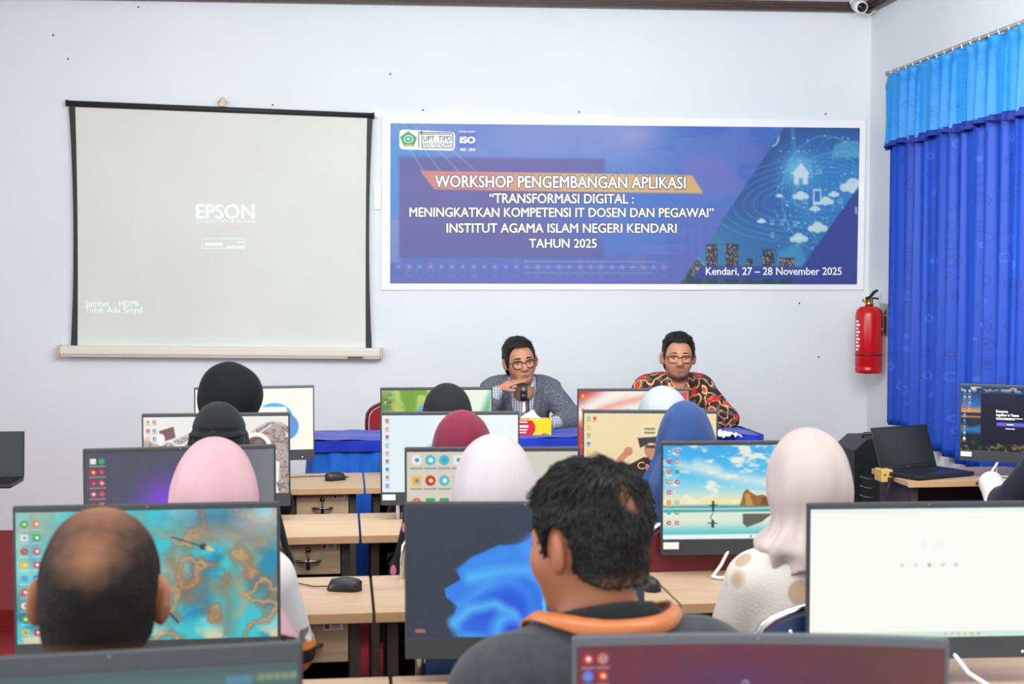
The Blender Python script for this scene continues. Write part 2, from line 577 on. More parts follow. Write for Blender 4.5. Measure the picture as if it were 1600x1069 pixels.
def pic_beach():
    c = scr((60, 170, 232))
    c.fill(sstep(0, 3.8, c.Y), (96, 196, 238))
    c.fill(sstep(2.6, 5.2, c.Y), (190, 224, 222))
    c.fill(sstep(4.2, 5.7, c.Y), (246, 226, 166))
    n = value_noise(c.X*.9, c.Y*2.0, 14, 4)
    c.fill(sstep(.45, .72, n+.25*np.exp(-((c.X-8.6)/3.2)**2-((c.Y-.8)/1.0)**2)-.1), (246, 238, 220), .9)
    c.line([(1.6, 1.9), (4.5, 2.6), (7.5, 3.2), (9.6, 3.5)], .65, (250, 240, 222), .75, .5)
    c.line([(3.2, 1.7), (5, 2.3)], .6, (252, 244, 228), .7, .5)
    c.rect(0, 5.75, 16, 6.45, (64, 160, 168), 1, .15)
    c.line([(0, 6.05), (6, 6.12), (16, 5.98)], .13, (214, 236, 230), .9)
    c.fill(sstep(6.35, 6.5, c.Y), (222, 232, 214))
    c.fill(sstep(7.1, 8.9, c.Y), (70, 192, 202))
    rock = [(7.20, 5.85), (7.40, 5.2), (7.55, 4.5), (7.90, 4.2), (8.20, 4.5), (8.80, 4.85), (9.40, 4.75), (10.00, 5.1), (10.30, 5.9)]
    c.poly(rock, (150, 106, 52))
    c.poly([(7.80, 5.8), (7.70, 4.7), (8.10, 4.6), (8.50, 5.8)], (206, 160, 84), .8)
    c.poly([(9.20, 5.8), (9.30, 5.0), (9.70, 5.0), (9.90, 5.8)], (104, 72, 40), .7)
    c.poly([(10.70, 5.9), (11.10, 5.3), (11.60, 5.5), (11.70, 5.9)], (190, 130, 60))
    c.poly([(7.50, 6.6), (10.30, 6.6), (9.30, 7.4), (7.90, 7.9), (7.50, 7.5)], (84, 84, 74), .9)
    c.poly([(10.90, 6.6), (11.70, 6.6), (11.50, 7.6), (11.10, 7.6)], (112, 92, 66), .9)
    c.rect(4.60, 5.55, 4.80, 6.35, (40, 52, 56)); c.circ(4.70, 5.45, .12, (40, 52, 56))
    c.line([(4.35, 5.75), (5.05, 5.72)], .1, (40, 52, 56))
    c.line([(4.70, 6.5), (4.45, 6.9), (4.75, 7.3)], .07, (50, 90, 96))
    c.rect(4.55, 7.2, 4.80, 7.9, (44, 66, 70)); c.line([(4.25, 7.45), (5.05, 7.5)], .1, (44, 66, 70))
    icons(c, .55, .55, 2, 8, .75, .98, .2, 16)
    c.rect(0, 8.55, 16, 9, (236, 244, 240))
    c.rect(8.2, 8.65, 8.35, 8.9, (90, 140, 190))
    return c
def pic_teal():
    c = scr((64, 192, 204), 280)
    n1 = value_noise(c.X*.45, c.Y*.45, 17, 5)
    n2 = value_noise(c.X*.5+20, c.Y*.5+7, 19, 5)
    c.fill(sstep(.45, .7, n1), (36, 140, 178))
    c.fill(sstep(.5, .75, n2), (116, 214, 218))
    c.fill(sstep(5.0, .5, c.X+.5*c.Y), (176, 208, 190), .75)
    rid = 1-np.abs(value_noise(c.X*.33+3, c.Y*.33+1, 23, 5)-.5)*2
    reg = sstep(8.5, 11.5, c.X+.25*c.Y)
    c.fill(sstep(.78, .97, rid)*(.25+.75*reg), (150, 108, 78), .75)
    c.fill(sstep(.92, 1.02, rid)*(.3+.7*reg), (222, 174, 116), .8)
    def blob(x, y, rx, ry, k, op, a=0.0):
        c.circ(x, y, rx, k, ry, op, .9, a)
    blob(13.6, 1.5, 2.6, .75, (104, 110, 130), .8, .15); blob(12.6, .5, 1.4, .5, (70, 90, 130), .6)
    blob(13.8, 1.9, 1.6, .28, (206, 160, 112), .8, .1); blob(15.2, .6, .9, .5, (214, 226, 220), .9)
    c.line([(9.3, 3.4), (10.2, 4.8), (12.0, 5.6), (13.5, 5.0), (14.5, 3.8), (14.8, 2.6)], .5, (160, 118, 84), .8, .7)
    c.line([(10.2, 5.6), (11.4, 6.7), (12.2, 7.8)], .35, (150, 106, 80), .8, .5)
    c.line([(12.6, 5.4), (13.0, 6.6), (12.8, 8.6)], .5, (150, 110, 86), .8, .6)
    c.line([(13.6, 5.2), (14.0, 6.4), (13.6, 7.4)], .25, (214, 160, 104), .8, .4)
    c.line([(9.5, 1.9), (11.4, 2.6)], .1, (40, 70, 84), .8)
    c.circ(11.4, 2.6, .22, (60, 70, 70)); c.circ(11.8, 2.75, .3, (232, 190, 120), .14, 1, None, .5)
    c.line([(9.1, 6.9), (9.8, 7.8)], .16, (36, 60, 74), .8)
    c.fill(sstep(8.0, 8.8, c.Y)*sstep(.45, .6, n2), (236, 208, 160), .8)
    c.line([(.2, 7.2), (3.2, 7.1)], .3, (36, 74, 104), .8, .3)
    blob(2.6, 6.4, 1.4, .8, (40, 110, 150), .8)
    icons(c, .5, .8, 2, 9, .75, .93, .24, 21)
    return c
def pic_bloom():
    c = scr((58, 66, 80), 280)
    n = value_noise(c.X*2.5, c.Y*2.5, 25, 4)
    c.fill(n*.5, (46, 52, 64))
    c.fill(sstep(5, 11, c.X)*sstep(6, 1, c.Y), (52, 70, 106), .5)
    X0, Y0 = c.X, c.Y
    c.X, c.Y = (X0-2.5)/1.08+3.6, (Y0-4.3)/1.2+4.9
    A, B, C2, D = (52, 128, 230), (80, 170, 248), (40, 82, 214), (98, 196, 250)
    c.poly([(4.4, 4.9), (5.3, 4.2), (7.0, 3.5), (8.4, 3.4), (10, 2.6), (12.5, 1.6), (14.5, 4), (14, 8), (10, 8.95), (5, 8.95), (4.0, 8.0), (4.4, 7.0), (3.7, 6.5), (3.6, 6.0), (4.6, 5.5)], A)
    c.poly([(8.2, 3.6), (9.6, 2.6), (11.6, 1.8), (12.0, 3.6), (9.5, 4.6)], (70, 150, 242), 1, .3)
    c.poly([(4.4, 4.9), (5.3, 4.25), (7.2, 3.55), (8.0, 3.9), (6.6, 4.9), (5.2, 5.5)], (58, 138, 236), 1, .2)
    c.line([(5.2, 5.4), (7.2, 5.0), (9.0, 4.9), (10.0, 5.6), (10.4, 7.0), (10.4, 8.8)], .45, D, .9, .4)
    c.line([(4.6, 7.0), (6.2, 5.9), (7.8, 5.6), (8.9, 6.4), (9.4, 8.9)], .4, B, .95, .3)
    c.circ(8.0, 7.0, 1.2, C2, 1.2, .8, .8); c.circ(6.2, 7.6, 1.5, C2, 1.0, .8, .8, -.4)
    c.line([(4.2, 8.0), (5.2, 7.2), (6.8, 6.9), (8.0, 7.5), (8.6, 8.9)], .42, D, .95, .3)
    c.line([(4.1, 7.9), (4.6, 8.8), (6.0, 8.9)], .4, B, .9, .3)
    c.circ(7.5, 8.3, .9, B, .9, 1, .4); c.circ(7.9, 8.5, .6, C2, .55, 1, .3)
    c.circ(9.6, 3.9, 1.6, (74, 150, 244), .8, .6, .8, -.5)
    c.circ(12.0, 6.9, 1.9, (24, 30, 62), 1.7, 1, .25)
    c.ring(12.0, 6.9, 2.1, 1.95, .22, D, .9)
    c.line([(11.2, 7.6), (12.8, 5.9)], .5, (40, 70, 190), .6, .5)
    c.X, c.Y = X0, Y0
    c.rect(.5, 8.45, 1.2, 8.7, (190, 120, 110), .8)
    return c
def pic_search():
    c = scr((247, 248, 241))
    c.fill(sstep(.5, 0, c.Y), (226, 242, 236))
    c.rect(0, 0, 2.6, .25, (236, 240, 236))
    c.rect(0, 8.62, 16, 9, (206, 236, 214))
    for k in range(6):
        c.circ(9.2+.45*k, 8.8, .12, [(230, 170, 150), (150, 200, 230), (240, 170, 100), (170, 200, 170), (210, 150, 140), (150, 170, 220)][k], op=.7)
    for k, kk in enumerate([(232, 214, 190), (220, 222, 214), (196, 178, 120), (206, 208, 200), (180, 214, 226)]):
        c.circ(6.2+.92*k, 3.95, .13, kk)
    return c
def pic_murk():
    c = scr((66, 82, 84), 200)
    for k in range(30):
        c.rect(0, .3*k, 16, .3*k+.14, (70, 96, 98), .5)
    c.rect(0, 0, 16, .2, (76, 92, 94))
    c.rect(0, .35, 16, 1.0, (84, 120, 120), .7, .3)
    c.rect(12.9, .5, 14.0, .9, (84, 132, 160), .9)
    for k in range(5):
        c.circ(13.2+.6*k, 1.4, .2, (160, 168, 120), op=.6)
        c.circ(14.4+.35*k, .6, .17, (170, 176, 96), op=.5)
    return c
def pic_maroon():
    c = scr((112, 40, 52))
    c.fill(sstep(7, 14, c.X), (92, 54, 52))
    g = np.exp(-((c.X-6.8)/3.4)**2-((c.Y-3.4)/2.2)**2)
    c.fill(g, (70, 44, 120))
    c.fill(sstep(.3, .8, value_noise(c.X*1.2, c.Y*1.2, 31, 4))*.4, (80, 36, 70))
    c.fill(sstep(12, 16, c.X)*.6, (116, 56, 50))
    icons(c, .5, .55, 2, 6, .65, .75, .24, 33)
    c.ring(7.45, 1.75, .14, .14, .07, (178, 168, 190))
    return c
def pic_meeting():
    c = scr((20, 60, 110), 200)
    c.fill(sstep(0, 3, c.Y), (44, 120, 190))
    c.fill(sstep(2.6, 3.5, c.Y)*sstep(4.2, 3.6, c.Y), (232, 150, 80))
    c.fill(sstep(3.5, 3.8, c.Y), (22, 46, 60))
    c.rect(0, 4.1, 3.2, 4.4, (214, 110, 70), .9)
    c.fill(sstep(5, 5.6, c.Y-.4*np.sin(c.X)), (40, 116, 180)); c.fill(sstep(6.1, 7, c.Y), (24, 30, 48))
    c.fill(sstep(.5, .65, value_noise(c.X, c.Y*2, 3, 3))*sstep(1.0, .2, c.Y), (232, 220, 200))
    c.fill(sstep(7.2, 8, c.Y), (20, 34, 40)); c.fill(sstep(.5, .7, value_noise(c.X*2, c.Y*2, 4, 3))*sstep(7.4, 8, c.Y), (150, 120, 50), .8)
    c.rect(3.1, .9, 14.5, 7.9, (18, 20, 44))
    c.fill(np.exp(-((c.X-6)/3)**2-((c.Y-1.4)/1.5)**2), (34, 34, 84), .5)
    c.rect(5.6, 4.9, 9.8, 5.4, (98, 104, 224))
    for k, kk in enumerate([(240, 150, 40), (200, 70, 60), (120, 140, 235), (70, 80, 220)]):
        c.circ(13.4, 5.0+.9*k, .45, kk)
    icons(c, .55, .6, 1, 9, .7, .85, .24, 35); icons(c, 1.3, .6, 1, 4, .7, .85, .24, 36)
    return c
# ------------------------------------------------------------------ the room
DAIS = 0.107
corner = on_wall(1357, 440)
XR = float(corner[0])
XL = -4.2
CEIL = float(on_wall(1000, 1.5)[2])
def wall_y(x):
    return float(W0[1]+(x-W0[0])*math.tan(WA))
def slab(name, pts, z0, z1, m, label=None):
    mb = MB()
    mb.prism(pts, z0, z1, 'z')
    o = mb.obj(name, m)
    tag(o, label, 'room', None, 'structure')
    return o
YB = -1.0
slab('floor', [(XL-.2, YB), (XR+.2, YB), (XR+.2, 10.2), (XL-.2, 10.2)], -0.1, 0, M['carpet'], 'red floor of the computer room')
slab('ceiling', [(XL-.2, YB), (XR+.2, YB), (XR+.2, 10.2), (XL-.2, 10.2)], CEIL, CEIL+.1, M['ceiling'], 'ceiling of the computer room')
slab('wall_back', [(XL-.2, wall_y(XL-.2)), (XR, wall_y(XR)), (XR, wall_y(XR)+.15), (XL-.2, wall_y(XL-.2)+.15)], 0, CEIL, M['wall'], 'white back wall behind the banner and projection screen')
slab('wall_right', [(XR, YB), (XR+.15, YB), (XR+.15, 10.2), (XR, 10.2)], 0, CEIL, M['wall'], 'white side wall behind the blue curtain')
slab('wall_left', [(XL-.15, YB), (XL, YB), (XL, 10.2), (XL-.15, 10.2)], 0, CEIL, M['wall'], 'white side wall beyond the left edge')
dy0 = float(P(800, 800, 7.02)[1])
slab('trim_3', [(XL, dy0), (XR, dy0), (XR, wall_y(XR)), (XL, wall_y(XL))], 0.0, DAIS, M['carpet'], 'low red dais under the blue table')
# brown crown moulding, thicker towards the corner as the photo's frame cuts it
mb = MB()
for (h, t) in ((.055, .05), (.035, .065), (.02, .08)):
    z1 = CEIL
    a, b = (XL, wall_y(XL)), (XR, wall_y(XR))
    mb.prism([(a[0], a[1]), (b[0], b[1]), (b[0], b[1]-t), (a[0], a[1]-t)], z1-h, z1, 'z')
tag(mb.obj('trim_1', M['trim']), 'dark brown moulding along the top of the back wall', 'trim', None, 'structure')
mb = MB()
for (h, t) in ((.055, .05), (.035, .065), (.02, .08)):
    mb.prism([(XR, YB), (XR, wall_y(XR)), (XR-t, wall_y(XR)), (XR-t, YB)], CEIL-h, CEIL, 'z')
tag(mb.obj('trim_2', M['trim']), 'dark brown moulding along the top of the side wall', 'trim', None, 'structure')

def wall_frame(px, py):
    p = on_wall(px, py)
    return p, WA
def wall_thing(name, px, py, label, cat, group=None):
    p, a = wall_frame(px, py)
    t = thing(name, p, a, label, cat, group)
    inv = (Matrix.Translation(Vector(p)) @ Matrix.Rotation(a, 4, 'Z')).inverted()
    def place(x, y, off=0.0):
        return inv @ Vector(on_wall(x, y, off))
    return t, place

# nails left in the wall
nail_mat = mat('dark_nail', (70, 66, 66), 0.5)
nails = [(83, 55, 'near the left edge high above the projection screen'), (106, 92, 'above the left end of the projection screen'),
         (610, 116, 'above the left end of the banner'), (905, 175, 'just above the middle of the banner'), (1290, 178, 'just above the right end of the banner'),
         (1279, 558, 'between the banner and the fire extinguisher'), (661, 172, 'just above the banner beside the screen corner'), (426, 164, 'above the right half of the screen'),
         (1249, 474, 'just below the right end of the banner'), (216, 11, 'at the very top left of the wall')]
for x, y, where in nails:
    mb = MB()
    p = on_wall(x, y, .003)
    mb.ball((0, 0, 0), (.006, .004, .006), 8)
    o = mb.obj('wall_nail', nail_mat)
    o.location = [float(c) for c in p]
    tag(o, 'tiny dark nail in the white wall '+where, 'nail', 'nails in the back wall')

# ------------------------------------------------------------------ projection screen
t, pl = wall_thing('projection_screen', 346, 360, 'large pull up projection screen with black borders hung on the white wall', 'projection screen')
fab = mat('screen_fabric', (219, 220, 215), 0.85, 0, (1.6, (214, 215, 210)), (5, 0.05, .01), 0, 0.2)
blk = mat('screen_border', (34, 34, 37), 0.6)
n = 13
Lo = [(107-.0+14*0, 0)]
def edge(xt, yt, xb, yb, bow, k):
    s = k/(n-1)
    return xt+(xb-xt)*s+bow*4*s*(1-s), yt+(yb-yt)*s
def strip(name, fa, fb, off, m, parent, thick=.004):
    mb = MB()
    vs = []
    for k in range(n):
        a, b = fa(k), fb(k)
        vs += [pl(a[0], a[1], off), pl(b[0], b[1], off), pl(a[0], a[1], off-thick), pl(b[0], b[1], off-thick)]
    fs = []
    for k in range(n-1):
        q, w = 4*k, 4*k+4
        fs += [(q, q+1, w+1, w), (q+2, w+2, w+3, q+3), (q, w, w+2, q+2), (q+1, q+3, w+3, w+1)]
    fs += [(0, 2, 3, 1), (4*n-4, 4*n-3, 4*n-1, 4*n-2)]
    mb.add(vs, fs)
    return mb.obj(name, m, parent)
fl = lambda k: edge(117.5, 166, 121, 544, 2.0, k)
fr = lambda k: edge(573.5, 184, 571.5, 546, -1.0, k)
strip('screen_fabric', fl, fr, .035, fab, t)
strip('border', lambda k: edge(107, 160, 110.5, 544, 6.0, k), fl, .036, blk, t)
strip('border', fr, lambda k: edge(582.5, 180, 581, 546, -5.0, k), .036, blk, t)
mb = MB()
a, b = pl(104, 161, .036), pl(584, 181, .036)
mb.tube([a, b], .017, 12)
mb.tube([pl(103, 161, .036), pl(106, 161, .036)], .021, 12)
mb.tube([pl(582, 181, .036), pl(585, 181, .036)], .021, 12)
mb.obj('top_bar', blk, t)
strip('top_border', lambda k: (108+(583-108)*k/12, 157+22*k/12), lambda k: (108+(583-108)*k/12, 167+18*k/12), .037, blk, t)
mb = MB()
c0 = pl(347, 550, .05)
Lc = (pl(596.5, 552, .05)-pl(96, 548, .05)).length
ang = math.atan2(pl(596.5, 552, .05).z-pl(96, 548, .05).z, Lc)
T = Matrix.Translation(c0) @ Matrix.Rotation(-ang, 4, 'Y')
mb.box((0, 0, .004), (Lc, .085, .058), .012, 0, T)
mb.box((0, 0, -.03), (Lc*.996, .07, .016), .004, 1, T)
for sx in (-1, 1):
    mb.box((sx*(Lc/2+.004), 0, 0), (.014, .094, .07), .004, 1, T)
mb.obj('casing', [M['ivory'], mat('dull_ivory_metal', (196, 186, 176), .5)], t)  # darker ivory on the bottom lip and end caps
mb = MB()
q = pl(348, 163, .05)
mb.box((q.x, q.y, q.z), (.04, .02, .03), .006)
mb.tube([q+Vector((-.03, 0, .01)), q+Vector((0, 0, .045)), q+Vector((.03, 0, .01))], .005, 8)
mb.obj('hanging_hook', mat('cream_hook', (214, 196, 160), .5), t)
glow = mat('projected_light', (226, 232, 226), 0.8, emit=((205, 235, 220), .25))
sp = lambda x, y, l: pl(x, y, .0395+.0005*l)
lettering('projected_lettering', 'EPSON', sp, 307, 397, 341.5, 320, glow, t, .03)
lettering('projected_lettering', 'EXCEED YOUR VISION', sp, 307, 397, 348.5, 343.5, glow, t)
lettering('projected_lettering', 'Sumber :  HDMI', sp, 133, 216, 479, 470, glow, t, .02)
lettering('projected_lettering', 'Tidak Ada Sinyal', sp, 132, 222, 489, 480, glow, t, .02)
mb = MB()
def bar(x0, y0, x1, y1, m2=mb, f=sp):
    m2.add([f(x0, y0, 1), f(x1, y0, 1), f(x1, y1, 1), f(x0, y1, 1)], [(0, 1, 2, 3)])
for r in ((315, 373, 383, 374), (315, 388, 383, 389), (315, 373, 316, 389), (382, 373, 383, 389), (320, 380, 348, 384), (353, 385, 382, 387), (371, 378, 381, 380)):
    bar(*r)
mb.obj('projected_menu', glow, t)
mb = MB()
bar(543, 557.8, 567, 560, mb, lambda x, y, l: pl(x, y, .0935))
mb.obj('maker_plate', M['bezel'], t)

# ------------------------------------------------------------------ banner
t, pl = wall_thing('banner', 975, 320, 'wide blue printed workshop banner taped to the white wall above the two seated men', 'banner')
vin = mat('banner_vinyl', (238, 236, 241), 0.35)
BN = [(597, 178), (1353, 188.5), (1349, 453), (596, 453)]
def bil(q, u, v):
    a = [(q[0][i]*(1-u)+q[1][i]*u)*(1-v)+(q[3][i]*(1-u)+q[2][i]*u)*v for i in (0, 1)]
    return a
mb = MB()
q = [pl(x, y, o) for o in (.012, .004) for x, y in BN]
mb.add(q, [(0, 1, 2, 3), (7, 6, 5, 4), (0, 4, 5, 1), (1, 5, 6, 2), (2, 6, 7, 3), (3, 7, 4, 0)])
mb.obj('vinyl_sheet', vin, t)
PR = [(610, 192.5), (1343.5, 200), (1339, 444.5), (609.5, 443)]
c = Cv(733, 248, 440, 150, (78, 120, 210))
X, Y = c.X, c.Y
nz = value_noise(X*.012, Y*.02, 41, 4)
c.fill(sstep(120, 0, X)*sstep(250, 40, Y), (72, 146, 222))
c.fill(np.exp(-((X-230)/130)**2-((Y-20)/60)**2), (134, 142, 214), .85)
c.fill(sstep(330, 480, X)*sstep(180, 60, Y), (52, 98, 200), .9)
c.fill(np.exp(-((X-375)/50)**2-((Y-14)/28)**2), (178, 162, 222), .7)
c.fill(sstep(.5, .62, nz)*.25, (150, 150, 222))
c.circ(500, 75, 34, (112, 112, 204), 30, .8, 8); c.circ(470, 62, 20, (112, 112, 204), 18, .8, 8); c.circ(528, 92, 20, (112, 112, 204), 16, .8, 8)
c.circ(560, 40, 26, (98, 100, 200), 16, .7, 8)
c.fill(sstep(150, 240, Y), (92, 92, 186), .75)
c.rect(0, 150, 16, 215, (150, 150, 208), .6)
c.rect(14, 52, 330, 208, (98, 80, 160), .85, 3)
c.fill(sstep(340, 130, X)*sstep(52, 56, Y)*sstep(208, 204, Y)*sstep(13, 15, X), (96, 78, 158), .7)
c.fill(sstep(180, 330, X)*sstep(56, 110, Y)*sstep(212, 150, Y)*sstep(520, 400, X), (62, 112, 212), .8)
c.rect(14, 52, 80, 70, (80, 84, 150), .5, 6)
c.rect(430, 130, 540, 248, (92, 98, 200), .55, 3)
for k in range(6):
    c.rect(452+14*k, 150, 456+14*k, 240, (122, 112, 190), .5)
for j in range(3):
    c.rect(395, 150+26*j, 470, 160+26*j, (70, 100, 196), .4)
for k in range(26):
    x0 = 8+16.5*k
    c.rect(x0, 214+4*math.sin(k), x0+9, 238, (126, 118, 196) if k % 2 else (92, 116, 204), .55)
    c.rect(x0+2, 219, x0+7, 224, (176, 184, 228), .5); c.rect(x0+2, 229, x0+7, 233, (70, 78, 150), .5)
c.rect(0, 238, 460, 248, (104, 100, 196), .7)
for j in range(3):
    c.rect(205, 212+9*j, 410, 214+9*j, (150, 160, 222), .6)
for a in range(4):
    c.line([(6+14*a, 0), (60+30*a, 90)], 2.5, (160, 196, 240), .35)
# orange strip behind the first line
op = [(45, 73), (467, 77), (485, 105), (68, 102)]
c.poly(op, (240, 128, 116)); 
gx = sstep(100, 330, X)
om = (X-45)*0+1
cc = c.c.copy(); c.poly(op, (250, 184, 108)); c.c = cc*(1-gx[..., None])+c.c*gx[..., None]
# network picture
right = sstep(-2, 2, (X-612)*243+(Y-0)*158-0)
reg = sstep(-1.5, 1.5, ((X-612)*243+Y*158)/290)
c2 = Cv(733, 248, 440, 150, (24, 58, 136))
c2.fill(sstep(60, 200, c2.Y), (32, 104, 176)); c2.fill(sstep(600, 470, X)*sstep(120, 200, Y), (50, 132, 180))
c2.fill(np.exp(-((X-690)/95)**2-((Y-95)/85)**2)*1.1, (40, 130, 214))
c2.fill(np.exp(-((X-635)/22)**2-((Y-66)/24)**2), (120, 214, 255))
for k in range(9):
    c2.ring(690, 100, 88-6*k, 30+7*k, 1.2, (96, 190, 240), .45, .12*k, 100-4*k, 330)
for k in range(6):
    c2.ring(690, 110, 110+16*k, 30+8*k, 1.3, (82, 180, 232), .5, -.1, 60, 260)
c2.ring(680, 105, 70, 92, 1.4, (120, 205, 250), .6); c2.ring(690, 105, 40, 90, 1.2, (120, 205, 250), .4)
c2.line([(625, 0), (632, 60)], 5, (60, 170, 230), .6, 3)
q_ = random.Random(5)
for k in range(160):
    c2.circ(q_.uniform(600, 733), q_.uniform(10, 190), q_.uniform(.6, 1.5), (190, 232, 255), op=.8)
wt = (232, 242, 252)
c2.poly([(624, 74), (640, 56), (655, 74), (651, 74), (651, 90), (643, 90), (643, 80), (637, 80), (637, 90), (629, 90), (629, 74)], wt)
for x, y, r in ((724, 92, 15), (680, 116, 9), (640, 108, 9), (638, 175, 10), (668, 158, 11), (578, 148, 5), (693, 105, 6), (663, 128, 6), (606, 108, 4)):
    c2.cloud(x, y, r, wt, .95)
c2.rect(660, 97, 673, 122, wt); c2.rect(662, 100, 671, 117, (40, 120, 200))
for x, y in ((595, 150), (632, 152), (646, 116), (704, 116), (655, 75), (668, 70), (611, 150), (596, 170)):
    c2.rect(x-3, y-4, x+3, y+4, (190, 225, 250), .7); c2.rect(x-1.6, y-2.6, x+1.6, y+1.6, (40, 110, 180), .8)
c2.ring(595, 18, 8, 12, 2.4, (210, 232, 250), .9, .3, -70, 150); c2.circ(594, 14, 2.4, (210, 232, 250))
c2.poly([(688, 40), (694, 26), (712, 20), (730, 20), (733, 24), (733, 46), (690, 48)], (90, 180, 224), .7)
c2.poly([(600, 248), (606, 196), (640, 180), (664, 248)], (90, 190, 226), .5, 4)
for x, w, y in ((500, 18, 185), (532, 20, 184), (468, 15, 200), (590, 18, 193), (480, 10, 210), (620, 24, 206), (560, 10, 208)):
    c2.rect(x-w/2, y, x+w/2, 248, (32, 38, 62))
    for k in range(int(w*3)):
        c2.circ(q_.uniform(x-w/2, x+w/2), q_.uniform(y+2, 236), .9, (236, 196, 130), op=.8)
c2.fill(sstep(228, 246, Y), (16, 62, 70), .8)
c2.line([(454, 226), (478, 206), (496, 226)], 2.4, (80, 190, 230), .9)
c.c = c.c*(1-reg[..., None])+c2.c*reg[..., None]
c.poly([(733, 92), (625, 248), (733, 248)], (46, 58, 152))
c.poly([(484, 219), (733, 221), (733, 241), (470, 240)], (48, 58, 158), .92)
c.rect(728, 125, 731, 136, (226, 232, 246), .8)
c.c = (c.c*.88+np.array((120, 150, 206))*.12)*np.array((.86, .90, .88))
U, V = np.meshgrid(np.linspace(0, 1, c.nx), np.linspace(0, 1, c.ny))
cor = [pl(x, y, .0135) for x, y in PR]
A = [np.array(v) for v in cor]
G = (A[0]*(1-U[..., None])+A[1]*U[..., None])*(1-V[..., None])+(A[3]*(1-U[..., None])+A[2]*U[..., None])*V[..., None]
array_mesh('printed_picture', G.reshape(-1, 3), sheet(c.nx, c.ny), M['print'], t, lin(c.c).reshape(-1, 3), False)
ink_w = mat('white_ink', (240, 240, 246), .35)
ink_d = mat('dark_ink', (34, 36, 58), .4)
bp = lambda x, y, l: pl(x, y, .0145+.001*l)
def skew(fy):
    return lambda x, y, l: bp(x, y+(x-876)*fy, l)
for s_, x0, x1, yb, yc, fy in (('WORKSHOP PENGEMBANGAN APLIKASI', 680, 1071, 293.5, 275.5, .006), ('“TRANSFORMASI DIGITAL :', 765, 990, 317.5, 303, .004),
                               ('MENINGKATKAN KOMPETENSI IT DOSEN DAN PEGAWAI”', 640, 1115, 339, 325, .002), ('INSTITUT AGAMA ISLAM NEGERI KENDARI', 698, 1057, 363.5, 349.5, .001),
                               ('TAHUN 2025', 827, 932, 387, 373.5, 0)):
    lettering('lettering', s_, skew(fy), x0, x1, yb, yc, ink_w, t, .022, .07, ink_d)
lettering('date_lettering', 'Kendari, 27 – 28 November 2025', bp, 1103, 1315, 429.5, 418, ink_w, t, .018)
# the two small marks at the banner's upper left
mb = MB()
pts = []
for cx, cy, a0 in ((705, 212, -90), (705, 229.5, 0), (630, 227.5, 90), (630, 208.5, 180)):
    for k in range(6):
        a = math.radians(a0+18*k)
        pts.append(bp(cx+6*math.cos(a), cy+6*math.sin(a), 0))
mb.add(pts, [tuple(range(len(pts)))])
mb.obj('mark_panel', M['paper'], t)
mb = MB()
em = [mat('emblem_green', (62, 150, 110), .5), mat('emblem_light', (206, 232, 218), .5), mat('emblem_gold', (196, 178, 90), .5)]
pent = [(638, 205), (651.5, 215), (646.5, 229), (631, 229), (625, 214)]
mb.add([bp(x, y, 1) for x, y in pent], [tuple(range(5))], 0)
for r, mi, l in ((7.2, 1, 2), (5.6, 0, 3), (2.6, 1, 4)):
    mb.add([bp(638.3+r*1.05*math.cos(a), 217.3+r*.85*math.sin(a), l) for a in np.linspace(0, 2*math.pi, 20, endpoint=False)], [tuple(range(20))], mi)
mb.add([bp(x, y, 3) for x, y in ((630, 226), (647, 226), (644, 229), (633, 229))], [(0, 1, 2, 3)], 2)
mb.obj('green_emblem', em, t)
gr = mat('grey_ink', (96, 98, 112), .5)
mb = MB()
for r in ((653.5, 205.5, 655, 231), (660, 206.5, 707, 208), (658.5, 209, 708, 210.3), (707, 210, 708.4, 231), (658.5, 210, 659.8, 231), (659, 230.3, 708, 231.6), (656, 205, 660.5, 209.5)):
    bar(*r, mb, lambda x, y, l: bp(x, y, 1))
mb.obj('mark_frame', gr, t)
lettering('mark_lettering', 'UPT. TIPD', bp, 661.5, 705.5, 220.5, 212.5, mat('dark_grey_ink', (64, 64, 80), .5), t, .01)
lettering('mark_lettering', 'IAIN KENDARI', bp, 660.5, 705.5, 229, 222.5, gr, t)
mb = MB()
bar(717, 206.5, 743.5, 231, mb, lambda x, y, l: bp(x, y, 0))
mb.obj('quality_mark', mat('indigo_ink', (84, 98, 186), .5), t)
lettering('quality_lettering', 'ISO', bp, 719.5, 742, 223.5, 214, ink_w, t, .06)
lettering('quality_lettering', '9001 : 2015', bp, 719, 742.5, 236, 231.5, ink_w, t, .02)
lettering('quality_lettering', 'CERTIFIED COMPANY', bp, 717, 743.5, 207.5, 204.5, ink_w, t)
tape = mat('glossy_white_tape', (246, 246, 248), .2)
for x, y, w, h, r in ((830, 184.5, 26, 9, 0), (590, 310, 10, 34, 0), (940, 185, 36, 6, 0), (710, 178.5, 28, 6, 0), (1075, 450, 30, 6, 0), (592, 178, 12, 12, .5), (1346, 300, 8, 26, 0)):
    mb = MB()
    co, si = math.cos(r), math.sin(r)
    cs = [(x+(a*w*co-b*h*si)/2, y+(a*w*si+b*h*co)/2) for a, b in ((-1, -1), (1, -1), (1, 1), (-1, 1))]
    q = [pl(a, b, o) for o in (.017, .0) for a, b in cs]
    mb.add(q, [(0, 1, 2, 3), (7, 6, 5, 4), (0, 4, 5, 1), (1, 5, 6, 2), (2, 6, 7, 3), (3, 7, 4, 0)])
    mb.obj('tape_strip', tape, t)

